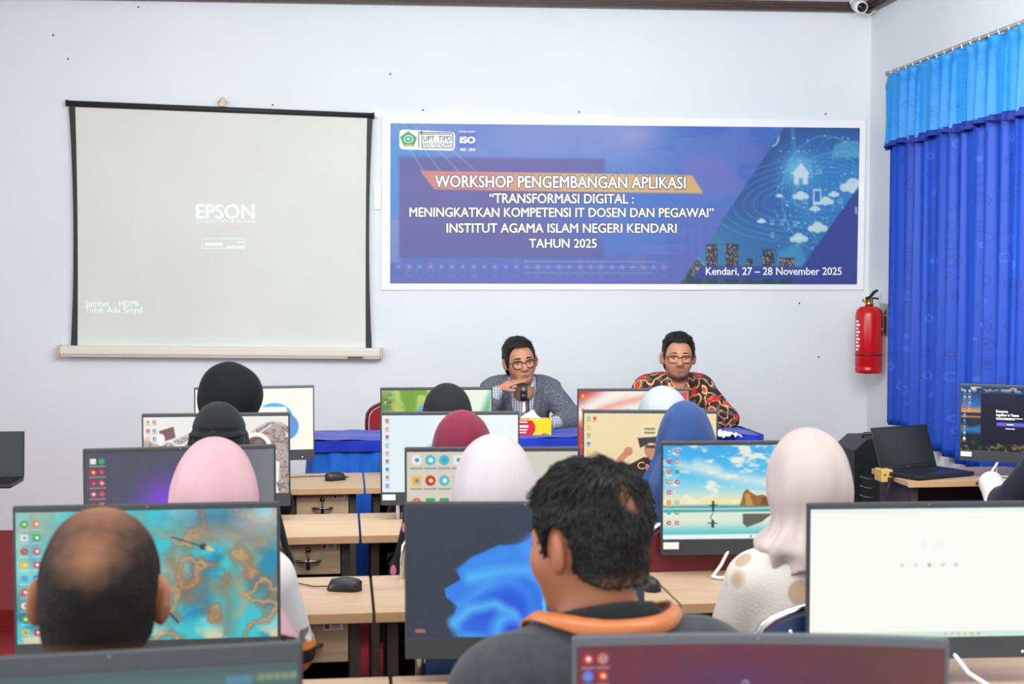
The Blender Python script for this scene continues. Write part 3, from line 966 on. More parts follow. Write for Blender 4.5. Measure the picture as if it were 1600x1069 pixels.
# ------------------------------------------------------------------ camera in the corner of the ceiling
t, pl = wall_thing('security_camera', 1349, 4, 'small white bullet security camera in the top corner by the moulding', 'security camera')
t.location = [float(c) for c in on_wall(1347, 10.5, .274)-WN*.274]
mb = MB()
mb.tube([(0, -.14, .055), (0, -.16, .035), (0, -.24, .005), (0, -.27, -.003)], [.012, .036, .042, .04], 20)
mb.obj('housing', M['white'], t)
mb = MB()
mb.tube([(0, -.262, 0), (0, -.274, -.005)], .029, 20)
mb.ball((0, -.274, -.005), (.012, .008, .012), 12)
mb.obj('lens', mat('dark_lens', (20, 22, 28), .15), t)
mb = MB()
mb.tube([(0, -.10, .075), (0, -.14, .05)], .03, 16)
mb.obj('mount', M['white'], t)
mb = MB()
mb.tube([(.03, -.12, .06), (.06, -.1, .0), (.1, -.09, -.02), (.13, -.09, .0), (.2, -.12, .05)], .006, 8)
mb.obj('lead', M['white'], t)

# ------------------------------------------------------------------ curtain on the side wall
CX = XR-0.1
ya = float(on_x(1390, 300, CX)[1])
yb_ = 6.45
ztop = float(on_x(1392, 121, CX)[2])
zval = float(on_x(1386, 229, CX)[2])
zbot = float(on_x(1380, 657, CX)[2])
t = thing('curtain_rod', (CX, (ya+yb_)/2, ztop+.02), 0, 'slim pale metal curtain rod high on the side wall', 'curtain rod')
mb = MB()
mb.tube([(0, (ya-yb_)/2+.06, .012), (0, -(ya-yb_)/2-.5, .012)], .012, 12)
mb.ball((0, (ya-yb_)/2+.06, .012), .016)
mb.obj('rail', mat('pale_metal', (196, 188, 178), .35, .6), t)
for k in range(3):
    mb = MB()
    y = (ya-yb_)/2-.03-1.1*k
    mb.tube([(0, y, .02), (.06, y, .03), (.1, y, .03)], .008, 8)
    mb.box((.094, y, .03), (.012, .03, .06), .003)
    mb.obj('bracket', M['steel'], t)
t = thing('window_curtain', (CX, (ya+yb_)/2, zbot), 0, 'long royal blue patterned curtain with a light blue valance on the side wall', 'curtain')
def pleat(name, y0, y1, z0f, z1, m, amp, per, thick, nx=360, nz=24, gather=0.0, xo=0.0, seed=0):
    """hanging cloth between y0 (far) and y1 (near); z0f gives the hem height"""
    V = []
    r = random.Random(seed)
    ph = [r.uniform(0, 6) for _ in range(6)]
    for j in range(nz):
        s = j/(nz-1)
        for i in range(nx):
            u = i/(nx-1)
            y = y0+(y1-y0)*u
            z = z1+(z0f(y)-z1)*s
            a = amp*(0.55+0.45*s)
            w = 2*math.pi*(y0-y)/per+.5*math.sin(3*u*6.28+ph[0])+.25*math.sin(s*2+ph[1])
            x = a*math.sin(w)+.35*a*math.sin(2.3*w+ph[2])+.2*a*math.sin(.37*w+ph[3]+s)
            if gather:
                g = max(0, 1-abs(s-gather)/.08)
                x *= 1-.45*g
                x += .012*max(0, 1-s/gather)*math.sin(2*w) if s < gather else 0
            y += .3*a*math.cos(w)
            V.append((x+xo, y, z))
    V = np.array(V)
    Q = sheet(nx, nz)
    o = array_mesh(name, V, Q, m, t)
    sm = o.modifiers.new('thickness', 'SOLIDIFY')
    sm.thickness = thick
    sm.offset = 0
    return o
def curtain_mat(name, col, dark, lightc, scale):
    m, nt, b = new_mat(name)
    b.inputs['Roughness'].default_value = .55
    tc = nt.nodes.new('ShaderNodeTexCoord')
    mp = nt.nodes.new('ShaderNodeMapping')
    mp.inputs['Scale'].default_value = (0, scale, scale)
    vo = nt.nodes.new('ShaderNodeTexVoronoi')
    vo.inputs['Scale'].default_value = 1.0
    vo.inputs['Randomness'].default_value = .45
    si = nt.nodes.new('ShaderNodeMath'); si.operation = 'MULTIPLY'; si.inputs[1].default_value = 44
    sn = nt.nodes.new('ShaderNodeMath'); sn.operation = 'SINE'
    gt = nt.nodes.new('ShaderNodeMath'); gt.operation = 'GREATER_THAN'; gt.inputs[1].default_value = .35
    lt = nt.nodes.new('ShaderNodeMath'); lt.operation = 'LESS_THAN'; lt.inputs[1].default_value = .34
    mu = nt.nodes.new('ShaderNodeMath'); mu.operation = 'MULTIPLY'
    sep = nt.nodes.new('ShaderNodeSeparateColor')
    pick = nt.nodes.new('ShaderNodeMath'); pick.operation = 'GREATER_THAN'; pick.inputs[1].default_value = .5
    mx1 = nt.nodes.new('ShaderNodeMix'); mx1.data_type = 'RGBA'
    mx2 = nt.nodes.new('ShaderNodeMix'); mx2.data_type = 'RGBA'
    mx1.inputs[6].default_value = L4(dark); mx1.inputs[7].default_value = L4(lightc)
    mx2.inputs[6].default_value = L4(col)
    lk = nt.links.new
    lk(tc.outputs['Object'], mp.inputs['Vector']); lk(mp.outputs['Vector'], vo.inputs['Vector'])
    lk(vo.outputs['Distance'], si.inputs[0]); lk(si.outputs[0], sn.inputs[0]); lk(sn.outputs[0], gt.inputs[0])
    lk(vo.outputs['Distance'], lt.inputs[0]); lk(gt.outputs[0], mu.inputs[0]); lk(lt.outputs[0], mu.inputs[1])
    lk(vo.outputs['Color'], sep.inputs[0]); lk(sep.outputs[0], pick.inputs[0]); lk(pick.outputs[0], mx1.inputs[0])
    lk(mx1.outputs[2], mx2.inputs[7])
    h = nt.nodes.new('ShaderNodeMath'); h.operation = 'MULTIPLY'; h.inputs[1].default_value = .55
    lk(mu.outputs[0], h.inputs[0]); lk(h.outputs[0], mx2.inputs[0]); lk(mx2.outputs[2], b.inputs['Base Color'])
    return m
cur_d = curtain_mat('royal_blue_cloth', (8, 68, 184), (6, 42, 134), (60, 104, 214), 9.5)
cur_l = curtain_mat('sky_blue_cloth', (26, 136, 216), (26, 104, 190), (50, 150, 220), 10)
H0 = 0.0
half = (ya-yb_)/2
def hem(y):
    return -.01 if y > half-.33 else (-.11+.02*math.sin(9*y) if y > -half+.6 else -.13+.02*math.sin(7*y))
pleat('drape', half, -half, hem, zval-zbot+.05, cur_d, .030, .155, .004, 420, 40, seed=3)
pleat('valance', half+.005, -half-.005, lambda y: zval-zbot+.012*math.sin(y*11), ztop-zbot+.005, cur_l, .026, .15, .004, 420, 30, gather=.13, xo=-.035, seed=4)
pleat('ruffle_edge', half+.005, -half-.005, lambda y: zval-zbot-.018+.012*math.sin(y*11), zval-zbot+.02, mat('navy_ruffle', (10, 42, 140), .7), .03, .15, .006, 500, 5, xo=-.04, seed=4)
pleat('sheer_lining', half-.42, -half, lambda y: -.55, .3, mat('white_sheer', (226, 226, 234), .8), .014, .11, .003, 300, 16, xo=.045, seed=6)
for k in range(18):
    y = half-.03-k*(2*half-.06)/17
    mb = MB()
    mb.tube([(-.0, y, ztop-zbot+.045), (-.012, y, ztop-zbot+.03), (-.0, y, ztop-zbot+.0), (.0, y, ztop-zbot-.03)], .004, 6)
    mb.obj('curtain_hook', M['white'], t)

# ------------------------------------------------------------------ fire extinguisher
q = on_x(1357, 583, XR-.11)
t = thing('fire_extinguisher', q, 0, 'red fire extinguisher hanging in the corner beside the blue curtain', 'fire extinguisher')
sc_ = np.dot(q-CAM, FW)/F
h = 105*sc_; r = 21*sc_
mb = MB()
mb.lathe([(r*.9, 0), (r, .012), (r, .03), (r*.975, .034), (r*.975, .05), (r, .055), (r, h*.87), (r*.93, h*.93), (r*.68, h*.98), (r*.3, h)], 36)
mb.obj('cylinder', M['red'], t)
mb = MB()
mb.lathe([(r*1.012, h*.265), (r*1.012, h*.285)], 36)
mb.obj('strap', M['black'], t)
mb = MB()
mb.lathe([(r*.3, h), (r*.32, h+.02), (r*.2, h+.03), (r*.22, h+.05)], 16)
mb.tube([(-.05, -.02, h+.035), (.02, 0, h+.035)], .01, 10)
mb.obj('valve', M['brass'], t)
mb = MB()
mb.tube([(-.03, -.02, h+.05), (.0, -.01, h+.055), (.03, 0, h+.085), (.055, .0, h+.1)], [.007, .01, .011, .008], 8)
mb.tube([(-.01, -.01, h+.04), (.03, 0, h+.05), (.06, 0, h+.045)], .006, 8)
mb.obj('lever', M['black'], t)
mb = MB()
T = Matrix.Rotation(math.radians(-78), 4, 'Z')
def curve_patch(mb, a0, a1, z0, z1, rr, mi=0):
    n = 8
    vs = []
    for k in range(n+1):
        a = math.radians(a0+(a1-a0)*k/n)
        vs += [(rr*math.cos(a), rr*math.sin(a), z0), (rr*math.cos(a), rr*math.sin(a), z1)]
    mb.add(vs, [(2*k, 2*k+2, 2*k+3, 2*k+1) for k in range(n)], mi, True)
for k in range(9):
    curve_patch(mb, -178, -160+8*(k % 2), h*.34+k*h*.052, h*.37+k*h*.052, r*1.006)
mb.obj('white_label', M['paper'], t)
rr_ = r*1.01
def cyl_place(x, y, l):
    a = math.radians(x)
    return Vector((rr_*math.cos(a), rr_*math.sin(a), y))
lettering('label_lettering', 'APAR', cyl_place, -49, -22, h*.645, h*.675, M['paper'], t, .03)
mb = MB()
mb.box((.07, .0, h*.86), (.06, .1, .012), .002)
mb.box((.1, .0, h*.8), (.012, .12, .2), .002)
mb.obj('wall_bracket', M['steel'], t)
# ------------------------------------------------------------------ head table with its cloth
TZ = DAIS+.75
tf = P(840, 686, (CAM[2]-TZ)*F/(686-438.5))
ty0 = float(tf[1])
ty1 = ty0+.45
tx0 = float(P(487, 690, 7.36)[0]); tx1 = float(P(1196, 690, 7.36)[0])
t = thing('head_table', ((tx0+tx1)/2, (ty0+ty1)/2, DAIS), 0, 'long table dressed in royal blue cloth on the dais in front of the two men', 'table')
hw, hd = (tx1-tx0)/2, (ty1-ty0)/2
mb = MB()
mb.box((0, 0, .735), (2*hw-.03, 2*hd-.03, .024), .003)
for sx in (-1, 0, 1):
    for sy in (-1, 1):
        mb.box((sx*(hw-.06), sy*(hd-.06), .362), (.04, .04, .724))
mb.obj('tabletop', M['wood'], t)
tc_ = cloth('blue_satin', (28, 58, 196), (24, 48, 176), .5)
sk_ = cloth('light_blue_satin', (36, 110, 214), (30, 98, 204), .45)
nx, ny = 160, 26
V = []
for j in range(ny):
    for i in range(nx):
        x = -hw-.008+(2*hw+.016)*i/(nx-1)
        s = j/(ny-1)*(2*hd+.016)-hd-.008
        z = .7575+.004*math.sin(9*x+3*s)*math.sin(17*s)+.0025*math.sin(31*x)
        V.append((x, s, z))
o = array_mesh('tablecloth', np.array(V), sheet(nx, ny)[:, ::-1], tc_, t)
mb = MB()
def ring_pts(off):
    pts = []
    for a, b in (((-hw, -hd), (hw, -hd)), ((hw, -hd), (hw, hd)), ((hw, hd), (-hw, hd)), ((-hw, hd), (-hw, -hd))):
        d = math.hypot(b[0]-a[0], b[1]-a[1])
        m_ = max(3, int(d/.012))
        nx_, ny_ = (b[1]-a[1])/d, -(b[0]-a[0])/d
        for k in range(m_):
            pts.append((a[0]+(b[0]-a[0])*k/m_, a[1]+(b[1]-a[1])*k/m_, nx_, ny_))
    return pts
rp = ring_pts(0)
def skirt(name, z0, z1, amp, per, off, m, nz, flare=0.0):
    V, n_ = [], len(rp)
    for j in range(nz):
        s = j/(nz-1)
        for i, (x, y, ax, ay) in enumerate(rp):
            w = 2*math.pi*i*.012/per
            o_ = off+amp*(.3+.7*s)*(math.sin(w+.6*math.sin(w*.23))+.4*math.sin(2.2*w))+flare*s
            V.append((x+ax*o_, y+ay*o_, z1+(z0-z1)*s))
    Q = []
    for j in range(nz-1):
        for i in range(n_):
            Q.append((j*n_+i, (j+1)*n_+i, (j+1)*n_+(i+1) % n_, j*n_+(i+1) % n_))
    o = array_mesh(name, np.array(V), np.array(Q), m, t)
    return o
skirt('cloth_overhang', .700, .7565, .004, .21, .034, tc_, 6)
skirt('table_skirt', .004, .735, .017, .10, .016, sk_, 14, .035)

# ------------------------------------------------------------------ chairs
def chair_parts(t, pad, frame, low=0.0):
    mb = MB(); mb.box((0, .02, .425), (.41, .40, .05), .02, 0, None, 3); mb.obj('seat', pad, t)
    mb = MB()
    n_ = 14
    pts = []
    for k in range(n_+1):
        a = math.pi*k/n_
        pts.append((.2*math.cos(a), .81+.1*math.sin(a)**.7 if 0 < k < n_ else .81))
    poly = [(-.2, .56), (.2, .56)]+[(a, b-low) for a, b in pts]
    mb.prism(poly, -.235, -.2, 'y')
    mb.obj('backrest', pad, t)
    mb = MB()
    arch = [(-.215, -.22, .45)]+[(-.215*math.cos(math.pi*k/n_), -.22, .81+.115*(math.sin(math.pi*k/n_)**.7 if 0 < k < n_ else 0)) for k in range(n_+1)]+[(.215, -.22, .45)]
    arch = [(a, b, c-low if c > .5 else c) for a, b, c in arch]
    mb.tube(arch, .011, 10)
    mb.obj('back_frame', frame, t)
    for sx in (-1, 1):
        mb = MB(); mb.tube([(sx*.215, -.22, .46), (sx*.205, .23, .008)], .011, 10); mb.obj('leg', frame, t)
        mb = MB(); mb.tube([(sx*.2, .2, .42), (sx*.2, -.24, .008)], .011, 10); mb.obj('leg', frame, t)
    mb = MB(); mb.tube([(-.205, .2, .04), (.205, .2, .04)], .008, 8); mb.tube([(-.2, -.2, .05), (.2, -.2, .05)], .008, 8); mb.obj('stretcher', frame, t)
    for sx in (-1, 1):
        mb = MB(); mb.ball((sx*.13, -.237, .862-low), (.009, .005, .009), 10); mb.obj('rivet', M['chrome'], t)
proto = None
def chair(x, y, rz, label, z=0.0, group='chairs of the audience', pad='navypad', h=0.0):
    t = thing('folding_chair' if pad != 'redcloth' else 'red_chair', (x, y, z), rz, label, 'chair', group)
    chair_parts(t, M[pad], M['chrome'] if pad != 'redcloth' else mat('dark_red_frame', (92, 14, 24), .4), 0.0 if pad != 'redcloth' else .055)
    return t

# ------------------------------------------------------------------ desks
DW, DD, DZ = .875, .5, .75
hand = mat('handle_metal', (120, 118, 116), .28, 1.0)
def desk(x0, yf, label, w=DW, dd=DD, drawer=True, key=True, sticker=True):
    t = thing('computer_desk', (x0+w/2, yf+dd/2, 0), 0, label, 'desk', 'computer desks')
    hw, hd = w/2, dd/2
    mb = MB()
    mb.box((0, 0, DZ-.0145), (w, dd, .026), .003, 0)
    mb.box((0, -hd+.004, DZ-.016), (w-.002, .010, .030), .002, 1)
    mb.obj('desktop', [M['wood'], M['wood_edge']], t)
    for sx in (-1, 1):
        mb = MB(); mb.box((sx*(hw-.05), .01, (DZ-.0275)/2), (.032, dd-.06, DZ-.0275), .002); mb.obj('side_panel', M['dark'], t)
    mb = MB(); mb.box((0, hd-.06, .48), (w-.134, .016, .485), .001); mb.obj('modesty_panel', M['black_board'], t)
    if drawer:
        dx = hw-.05-.016-.002-.118
        mb = MB(); mb.box((dx-.134, .01, .56), (.028, dd-.08, .33), .001); mb.obj('inner_panel', M['dark'], t)
        mb = MB(); mb.box((dx-.01, .01, .43), (.216, dd-.1, .02)); mb.obj('shelf', M['black_board'], t)
        d_ = MB().box((dx, .0, DZ-.0275-.063), (.234, dd-.07, .118), .003).obj('drawer', M['wood'], t)
        zf, yf_ = DZ-.0275-.063, -(dd-.07)/2
        mb = MB()
        pts = [(dx-.045+.09*k/10, yf_-.003-.022*math.sin(math.pi*k/10)**.6 if 0 < k < 10 else yf_, zf-.006) for k in range(11)]
        mb.tube(pts, [.004]+[.0058]*9+[.004], 8)
        mb.obj('handle', hand, d_)
        mb = MB()
        mb.tube([(dx, yf_+.002, zf+.034), (dx, yf_-.008, zf+.034)], .011, 14)
        mb.obj('lock', hand, d_)
        if key:
            mb = MB()
            mb.box((dx+.001, yf_-.02, zf+.03), (.003, .026, .012), .001)
            mb.tube([(dx, yf_-.03, zf+.03), (dx, yf_-.032, zf-.03)], .004, 6)
            mb.box((dx, yf_-.032, zf-.02), (.016, .004, .03), .002)
            mb.obj('key', M['black'], d_)
        if sticker:
            mb = MB()
            mb.box((dx+.075, yf_-.0012, zf+.045), (.055, .001, .02), 0, 0)
            mb.box((dx+.058, yf_-.002, zf+.045), (.014, .001, .014), 0, 1)
            for k in range(3):
                mb.box((dx+.083, yf_-.002, zf+.05-.005*k), (.024, .0008, .0022), 0, 2)
            mb.obj('inventory_sticker', [M['paper'], M['tag_red'], M['bezel']], d_)
    # socket and coiled lead under the top at the left
    mb = MB(); mb.box((-hw+.15, hd-.085, .58), (.09, .03, .05), .005); mb.obj('socket_box', M['white'], t)
    mb = MB(); mb.tube([(-hw+.13, hd-.1, .6), (-hw+.1, hd-.12, .56), (-hw+.12, hd-.12, .5), (-hw+.09, hd-.1, .45), (-hw+.13, hd-.11, .3), (-hw+.1, hd-.1, .03)], .005, 6); mb.obj('lead', M['cable'], t)
    return t
ROW = {}
names = {5: 'nearest the blue table', 4: 'second from the blue table', 3: 'third from the blue table', 2: 'fourth from the blue table', 1: 'nearest the viewer'}
for r, (gx, gy) in {5: (567.2, 738), 4: (560.5, 801.5), 3: (579, 899), 2: (610, 1056)}.items():
    b = on_z(gx, gy, DZ)
    ROW[r] = (float(b[0]), float(b[1])-DD)
ROW[1] = (ROW[2][0]+.02, ROW[2][1]-1.27)
what = {(5, 0): 'under the cream screen', (5, 1): 'under the bird wallpaper screen', (5, 2): 'under the red and white screen',
        (4, 0): 'under the moon wallpaper screen', (4, 1): 'under the pale blue screen', (4, 2): 'under the screen with the capped man',
        (3, 0): 'carrying the mouse beside the pink headscarf', (3, 1): 'before the white headscarf', (3, 2): 'under the beach wallpaper screen',
        (2, 0): 'under the turquoise marbled screen', (2, 1): 'under the big blue bloom screen', (2, 2): 'under the search page screen',
        (1, 0): 'under the dim green screen', (1, 1): 'under the dark maroon screen'}
for r in (5, 4, 3, 2, 1):
    gx, yf = ROW[r]
    for c_, x0 in ((0, gx-.004-DW), (1, gx+.004), (2, gx+.012+DW)):
        if (r, c_) not in what: continue
        desk(x0, yf, 'light wood desk %s, %s' % (what[(r, c_)], names[r]))

# ------------------------------------------------------------------ all-in-one computers
def monitor(xl, yl, xr, yr, pic, label, H=.366, ztop=1.174, base=DZ, sticker=None, curve=0.0, light=False, red=False, tb=.014, wire=None):
    k = (CAM[2]-ztop)*F
    a, b = P(xl, yl, k/(yl-438.5)), P(xr, yr, k/(yr-438.5))
    W = float(np.hypot(*(b-a)[:2]))
    rz = math.atan2(b[1]-a[1], b[0]-a[0])
    mid = (a+b)/2
    t = thing('desktop_computer', (mid[0], mid[1], base), rz, label, 'computer', 'all in one computers on the desks')
    z0 = ztop-base-H
    bz, ch = .007, .052
    parts = []
    def rb(size, c, bev, name, m, par=t):
        bm = bmesh.new()
        bmesh.ops.create_cube(bm, size=1)
        for v in bm.verts:
            v.co = Vector((c[0]+v.co.x*size[0], c[1]+v.co.y*size[1], c[2]+v.co.z*size[2]))
        bmesh.ops.bevel(bm, geom=bm.edges[:], offset=bev, segments=2, affect='EDGES', profile=.5)
        if curve:
            es = [e for e in bm.edges if abs(e.verts[0].co.x-e.verts[1].co.x) > size[0]*.5]
            bmesh.ops.subdivide_edges(bm, edges=es, cuts=14)
        me = bpy.data.meshes.new(name)
        bm.to_mesh(me); bm.free()
        me.materials.append(m)
        o = link(name, me, par)
        parts.append(o)
        return o
    rb((W, .016, H), (0, .008, z0+H/2), .004, 'housing', M['bezel2' if light else 'bezel'])
    rb((W*.9, .03, H*.7), (0, .03, z0+H*.42), .012, 'back_cover', M['black'])
    rb((W-.004, .003, ch-.002), (0, -.0008, z0+ch/2), .001, 'chin_panel', M['bezel'])
    sw, sh = W-2*bz, H-tb-ch
    cv = pic()
    U, V = np.meshgrid(np.linspace(-sw/2, sw/2, cv.nx), np.linspace(z0+ch+sh, z0+ch, cv.ny))
    G = np.stack([U, np.full_like(U, -.0012), V], -1).reshape(-1, 3)
    s = array_mesh('screen', G, sheet(cv.nx, cv.ny), M['screen'], t, lin(cv.c).reshape(-1, 3), False)
    parts.append(s)
    mb = MB(); mb.ball((0, -.001, z0+H-.0065), (.0022, .0015, .0022), 10); parts.append(mb.obj('webcam', M['steel'], t))
    if sticker:
        mb = MB(); mb.box((-W/2+.033, -.003, z0+ch*.62), (.05, .001, .022)); mb.obj('white_sticker', M['paper'], t)
    mb = MB(); mb.ball((W/2-.06, -.003, z0+ch*.3), (.003, .002, .003), 8); parts.append(mb.obj('power_light', mat('small_lamp', (240, 240, 240), .4, emit=((255, 255, 255), .8)), t))
    mb = MB()
    w = .10
    lp = []
    for k in range(9):
        q = math.pi*k/8
        lp.append((-w+.02-.02*math.sin(q), -.075+.0-.02*math.cos(q)*0, .006))
    mb.tube([(-.03, .03, z0+.06), (-.09, -.02, .03), (-.13, -.085, .006), (-.11, -.105, .006), (-.03, -.06, .006), (.03, -.06, .006), (.11, -.105, .006), (.13, -.085, .006), (.09, -.02, .03), (.03, .03, z0+.06)], .0055, 8)
    mb.tube([(-.06, .04, z0+.1), (-.08, .075, .006), (.08, .075, .006), (.06, .04, z0+.1)], .0055, 8)
    mb.obj('wire_stand', M['white'] if wire else M['black'], t)
    if curve:
        for o in parts:
            for v in o.data.vertices:
                v.co.y -= curve*v.co.x**2
    def place(x, y, l):                       # 16 x 9 picture units, y down
        return Vector((-sw/2+x/16*sw, -.0016-.0004*l, z0+ch+sh-y/9*sh))
    return t, s, place
PC = {}
PC['5L'] = monitor(303, 605.5, 491, 602, pic_cream, 'computer with a cream screen and blue round shapes in front of the tall black headscarf', light=True)
PC['5M'] = monitor(594, 606, 770, 605, pic_bird, 'computer with a blurred green leaf and bird wallpaper, nearest to the man in the blazer')
PC['5R'] = monitor(902, 607.5, 1078, 607, pic_redwave, 'computer with a red and white swoosh wallpaper')
PC['4L'] = monitor(221, 647, 453, 644.5, pic_moon, 'computer with a moon walk wallpaper of two white helmets')
PC['4M'] = monitor(594, 644, 812, 643, pic_paleblue, 'computer with a pale blue white screen in front of the maroon headscarf', sticker=True)
PC['4R'] = monitor(910, 640.5, 1122, 641.5, pic_cap, 'computer with a tan wallpaper of a man in a cap')
PC['3L'] = monitor(129, 702, 431, 694.5, pic_slate, 'computer with a slate grey screen glowing purple in front of the pink headscarf')
PC['3M'] = monitor(632, 699.5, 906, 698.5, pic_beige, 'computer with a beige screen before the white headscarf')
PC['3R'] = monitor(1033, 690, 1305, 688, pic_beach, 'computer with a blue sky beach and rock wallpaper', sticker=True, wire=True)
PC['2L'] = monitor(19, 792, 437, 784, pic_teal, 'computer with a turquoise and gold marbled wallpaper')
PC['2M'] = monitor(632, 785, 1008, 784, pic_bloom, 'computer with a big blue bloom on dark grey beside the black haired man')
PC['2R'] = monitor(1262, 787, 1640, 783, pic_search, 'computer with a bright search page at the right edge of the photo', wire=True)
PC['1L'] = monitor(-150, 1036, 473, 1003, pic_murk, 'computer with a dim grey green screen at the bottom left', light=False, tb=.027)
PC['1R'] = monitor(893, 990, 1478, 993, pic_maroon, 'computer with a dark maroon and purple screen nearest the viewer', curve=.3, light=True)
t, s, pl = PC['4R']
lettering('shirt_lettering', 'Car', pl, 6.5, 8.5, 6.6, 5.75, mat('orange_glow', (214, 110, 70), .5, emit=((226, 120, 76), .9)), s)
t, s, pl = PC['2R']
gx = 7.0
for ch_, w, k in (('G', .42, (150, 186, 246)), ('o', .3, (240, 160, 150)), ('o', .3, (246, 208, 120)), ('g', .3, (150, 186, 246)), ('l', .1, (150, 212, 160)), ('e', .3, (240, 160, 150))):
    gy = 2.75
    vs, fs = glyphs(ch_)
    x0, x1 = vs[:, 0].min(), vs[:, 0].max()
    mb = MB()
    mb.add([pl(gx+(a-x0)/(x1-x0)*w, gy-b*.8, 1) for a, b in vs], fs)
    mb.obj('search_lettering', mat('page_letter', k, .5, emit=(k, .95)), s)
    gx += w+.07

# side desks along the two walls
PR_ = on_z(1419, 752, DZ)
t = desk(float(PR_[0]), float(PR_[1]), 'light wood side desk by the blue curtain, under the open black laptop', XR-.12-float(PR_[0]), .46, drawer=False)
PC['W'] = monitor(1500, 599.5, 1668, 605, pic_meeting, 'computer with a dark meeting window beside the blue curtain', ztop=1.196, sticker=True, wire=True)
t, s, pl = PC['W']
wm = mat('white_glow', (230, 230, 235), .5, emit=((230, 230, 235), .8))
lettering('window_lettering', 'Everyone', pl, 5.5, 7.3, 3.5, 3.15, wm, s, .03)
lettering('window_lettering', 'together in Teams', pl, 5.5, 9.0, 4.0, 3.65, wm, s, .03)
mb = MB()
for r in ((5.5, 4.25, 9.6, 4.33), (5.5, 4.42, 8.4, 4.5), (7.2, 5.1, 8.2, 5.2), (7.0, 5.7, 8.4, 5.8)):
    bar(*r, mb, pl)
mb.obj('window_small_print', wm, s)

def laptop(hl, ax, label, W=.345, D=.24, Hh=.215, tilt=14, blank=True):
    """hl: world place of the hinge's left end; ax: angle of the hinge line"""
    t = thing('laptop', (float(hl[0]), float(hl[1]), DZ), ax, label, 'laptop')
    mb = MB(); mb.box((W/2, -D/2, .011), (W, D, .018), .005, 0); mb.obj('base', M['black'], t)
    kb = MB()
    for j in range(5):
        for i in range(14):
            kb.box((.03+(W-.06)*(i+.5)/14, -.03-.018*j, .0208), (.0175, .014, .002), 0)
    kb.obj('keyboard', mat('key_black', (34, 35, 38), .5), t)
    mb = MB(); mb.box((W/2, -D+.05, .0203), (.1, .06, .001)); mb.obj('touchpad', mat('pad_black', (38, 39, 43), .35), t)
    T = Matrix.Translation((0, .0, .014)) @ Matrix.Rotation(-math.radians(tilt), 4, 'X')
    l_ = MB().box((W/2, .004, Hh/2+.004), (W, .008, Hh), .004, 0, T).obj('lid', M['black'], t)
    mb = MB(); mb.box((W/2, -.0008, Hh/2+.010), (W-.018, .001, Hh-.034), 0, 0, T)
    mb.obj('display', mat('dark_display', (30, 34, 37) if blank else (12, 14, 18), .25), l_)
    vs, fs = glyphs('DELL', .02)
    mb = MB(); mb.add([T @ Vector((W/2-.012+.009*a, -.0012, .010+.009*b)) for a, b in vs], fs); mb.obj('maker_lettering', M['steel'], l_)
    for k in range(3):
        mb = MB(); mb.box((-.0005, -.08-.035*k, .011), (.002, .013, .006)); mb.obj('port', M['steel'], t)
    return t
hl = on_z(1377, 738, DZ+.012); hr = on_z(1492, 733, DZ+.012)
lp = laptop(hl, math.radians(22), 'open black laptop with a dark screen on the side desk by the curtain', W=.37, tilt=20)
pl_ = on_z(38, 748, DZ+.012)
ldx1 = float(pl_[0])-.15
desk(ldx1-.85, float(pl_[1])-.3, 'side desk beyond the left edge under the black laptop', .85, .5, drawer=False)
ang = math.radians(-1)
hl2 = (float(pl_[0])-.36*math.cos(ang), float(pl_[1]))
laptop(hl2, ang, 'black laptop cut by the left edge of the photo, beside the white wall', W=.36, tilt=6, blank=False)

# ------------------------------------------------------------------ mice
def mouse(px, py, label, rz, cab):
    q = on_z(px, py, DZ)
    t = thing('computer_mouse', (float(q[0]), float(q[1]), DZ), rz, label, 'mouse', 'black mice on the desks')
    n_, m_ = 20, 10
    mb = MB()
    vs = []
    for j in range(m_+1):
        s = j/m_
        y = -.055+.11*s
        w = .030*(max(0, 1-abs(2*s-1)**3.2))**.5*(1-.1*math.sin(math.pi*s))
        hh = .036*(max(0, 1-abs(2*s-.85)**2.4/1.3))**.5+.004
        for i in range(n_):
            a = math.pi*i/(n_-1)
            vs.append((w*math.cos(a), y, max(0, hh)*math.sin(a)**.75))
    fs = [(j*n_+i, j*n_+i+1, (j+1)*n_+i+1, (j+1)*n_+i) for j in range(m_) for i in range(n_-1)]
    fs += [(j*n_+n_-1, j*n_, (j+1)*n_, (j+1)*n_+n_-1) for j in range(m_)]
    mb.add(vs, fs, 0, True)
    mb.obj('body', M['black'], t)
    mb = MB(); mb.tube([(-.003, .034, .027), (.003, .034, .027)], .009, 14); mb.obj('scroll_wheel', M['bezel2'], t)
    mb = MB(); mb.tube(cab, .0022, 6); mb.obj('cable', M['cable'], t)
mouse(524, 750, 'black mouse on the desk nearest the blue table', math.radians(-60), [(0, .054, .008), (-.03, .09, .004), (-.12, .03, .003), (-.17, -.06, .003), (-.2, -.2, .003)])
mouse(538, 922, 'black mouse on the desk to the right of the pink headscarf', math.radians(75), [(0, .054, .01), (.02, .1, .003), (.07, .18, .003), (.06, .26, .003)])
mouse(1014, 920, 'black mouse behind the black haired man, left of the beach screen', math.radians(10), [(0, .054, .008), (0, .09, .004), (-.02, .12, .003), (.01, .16, .003)])

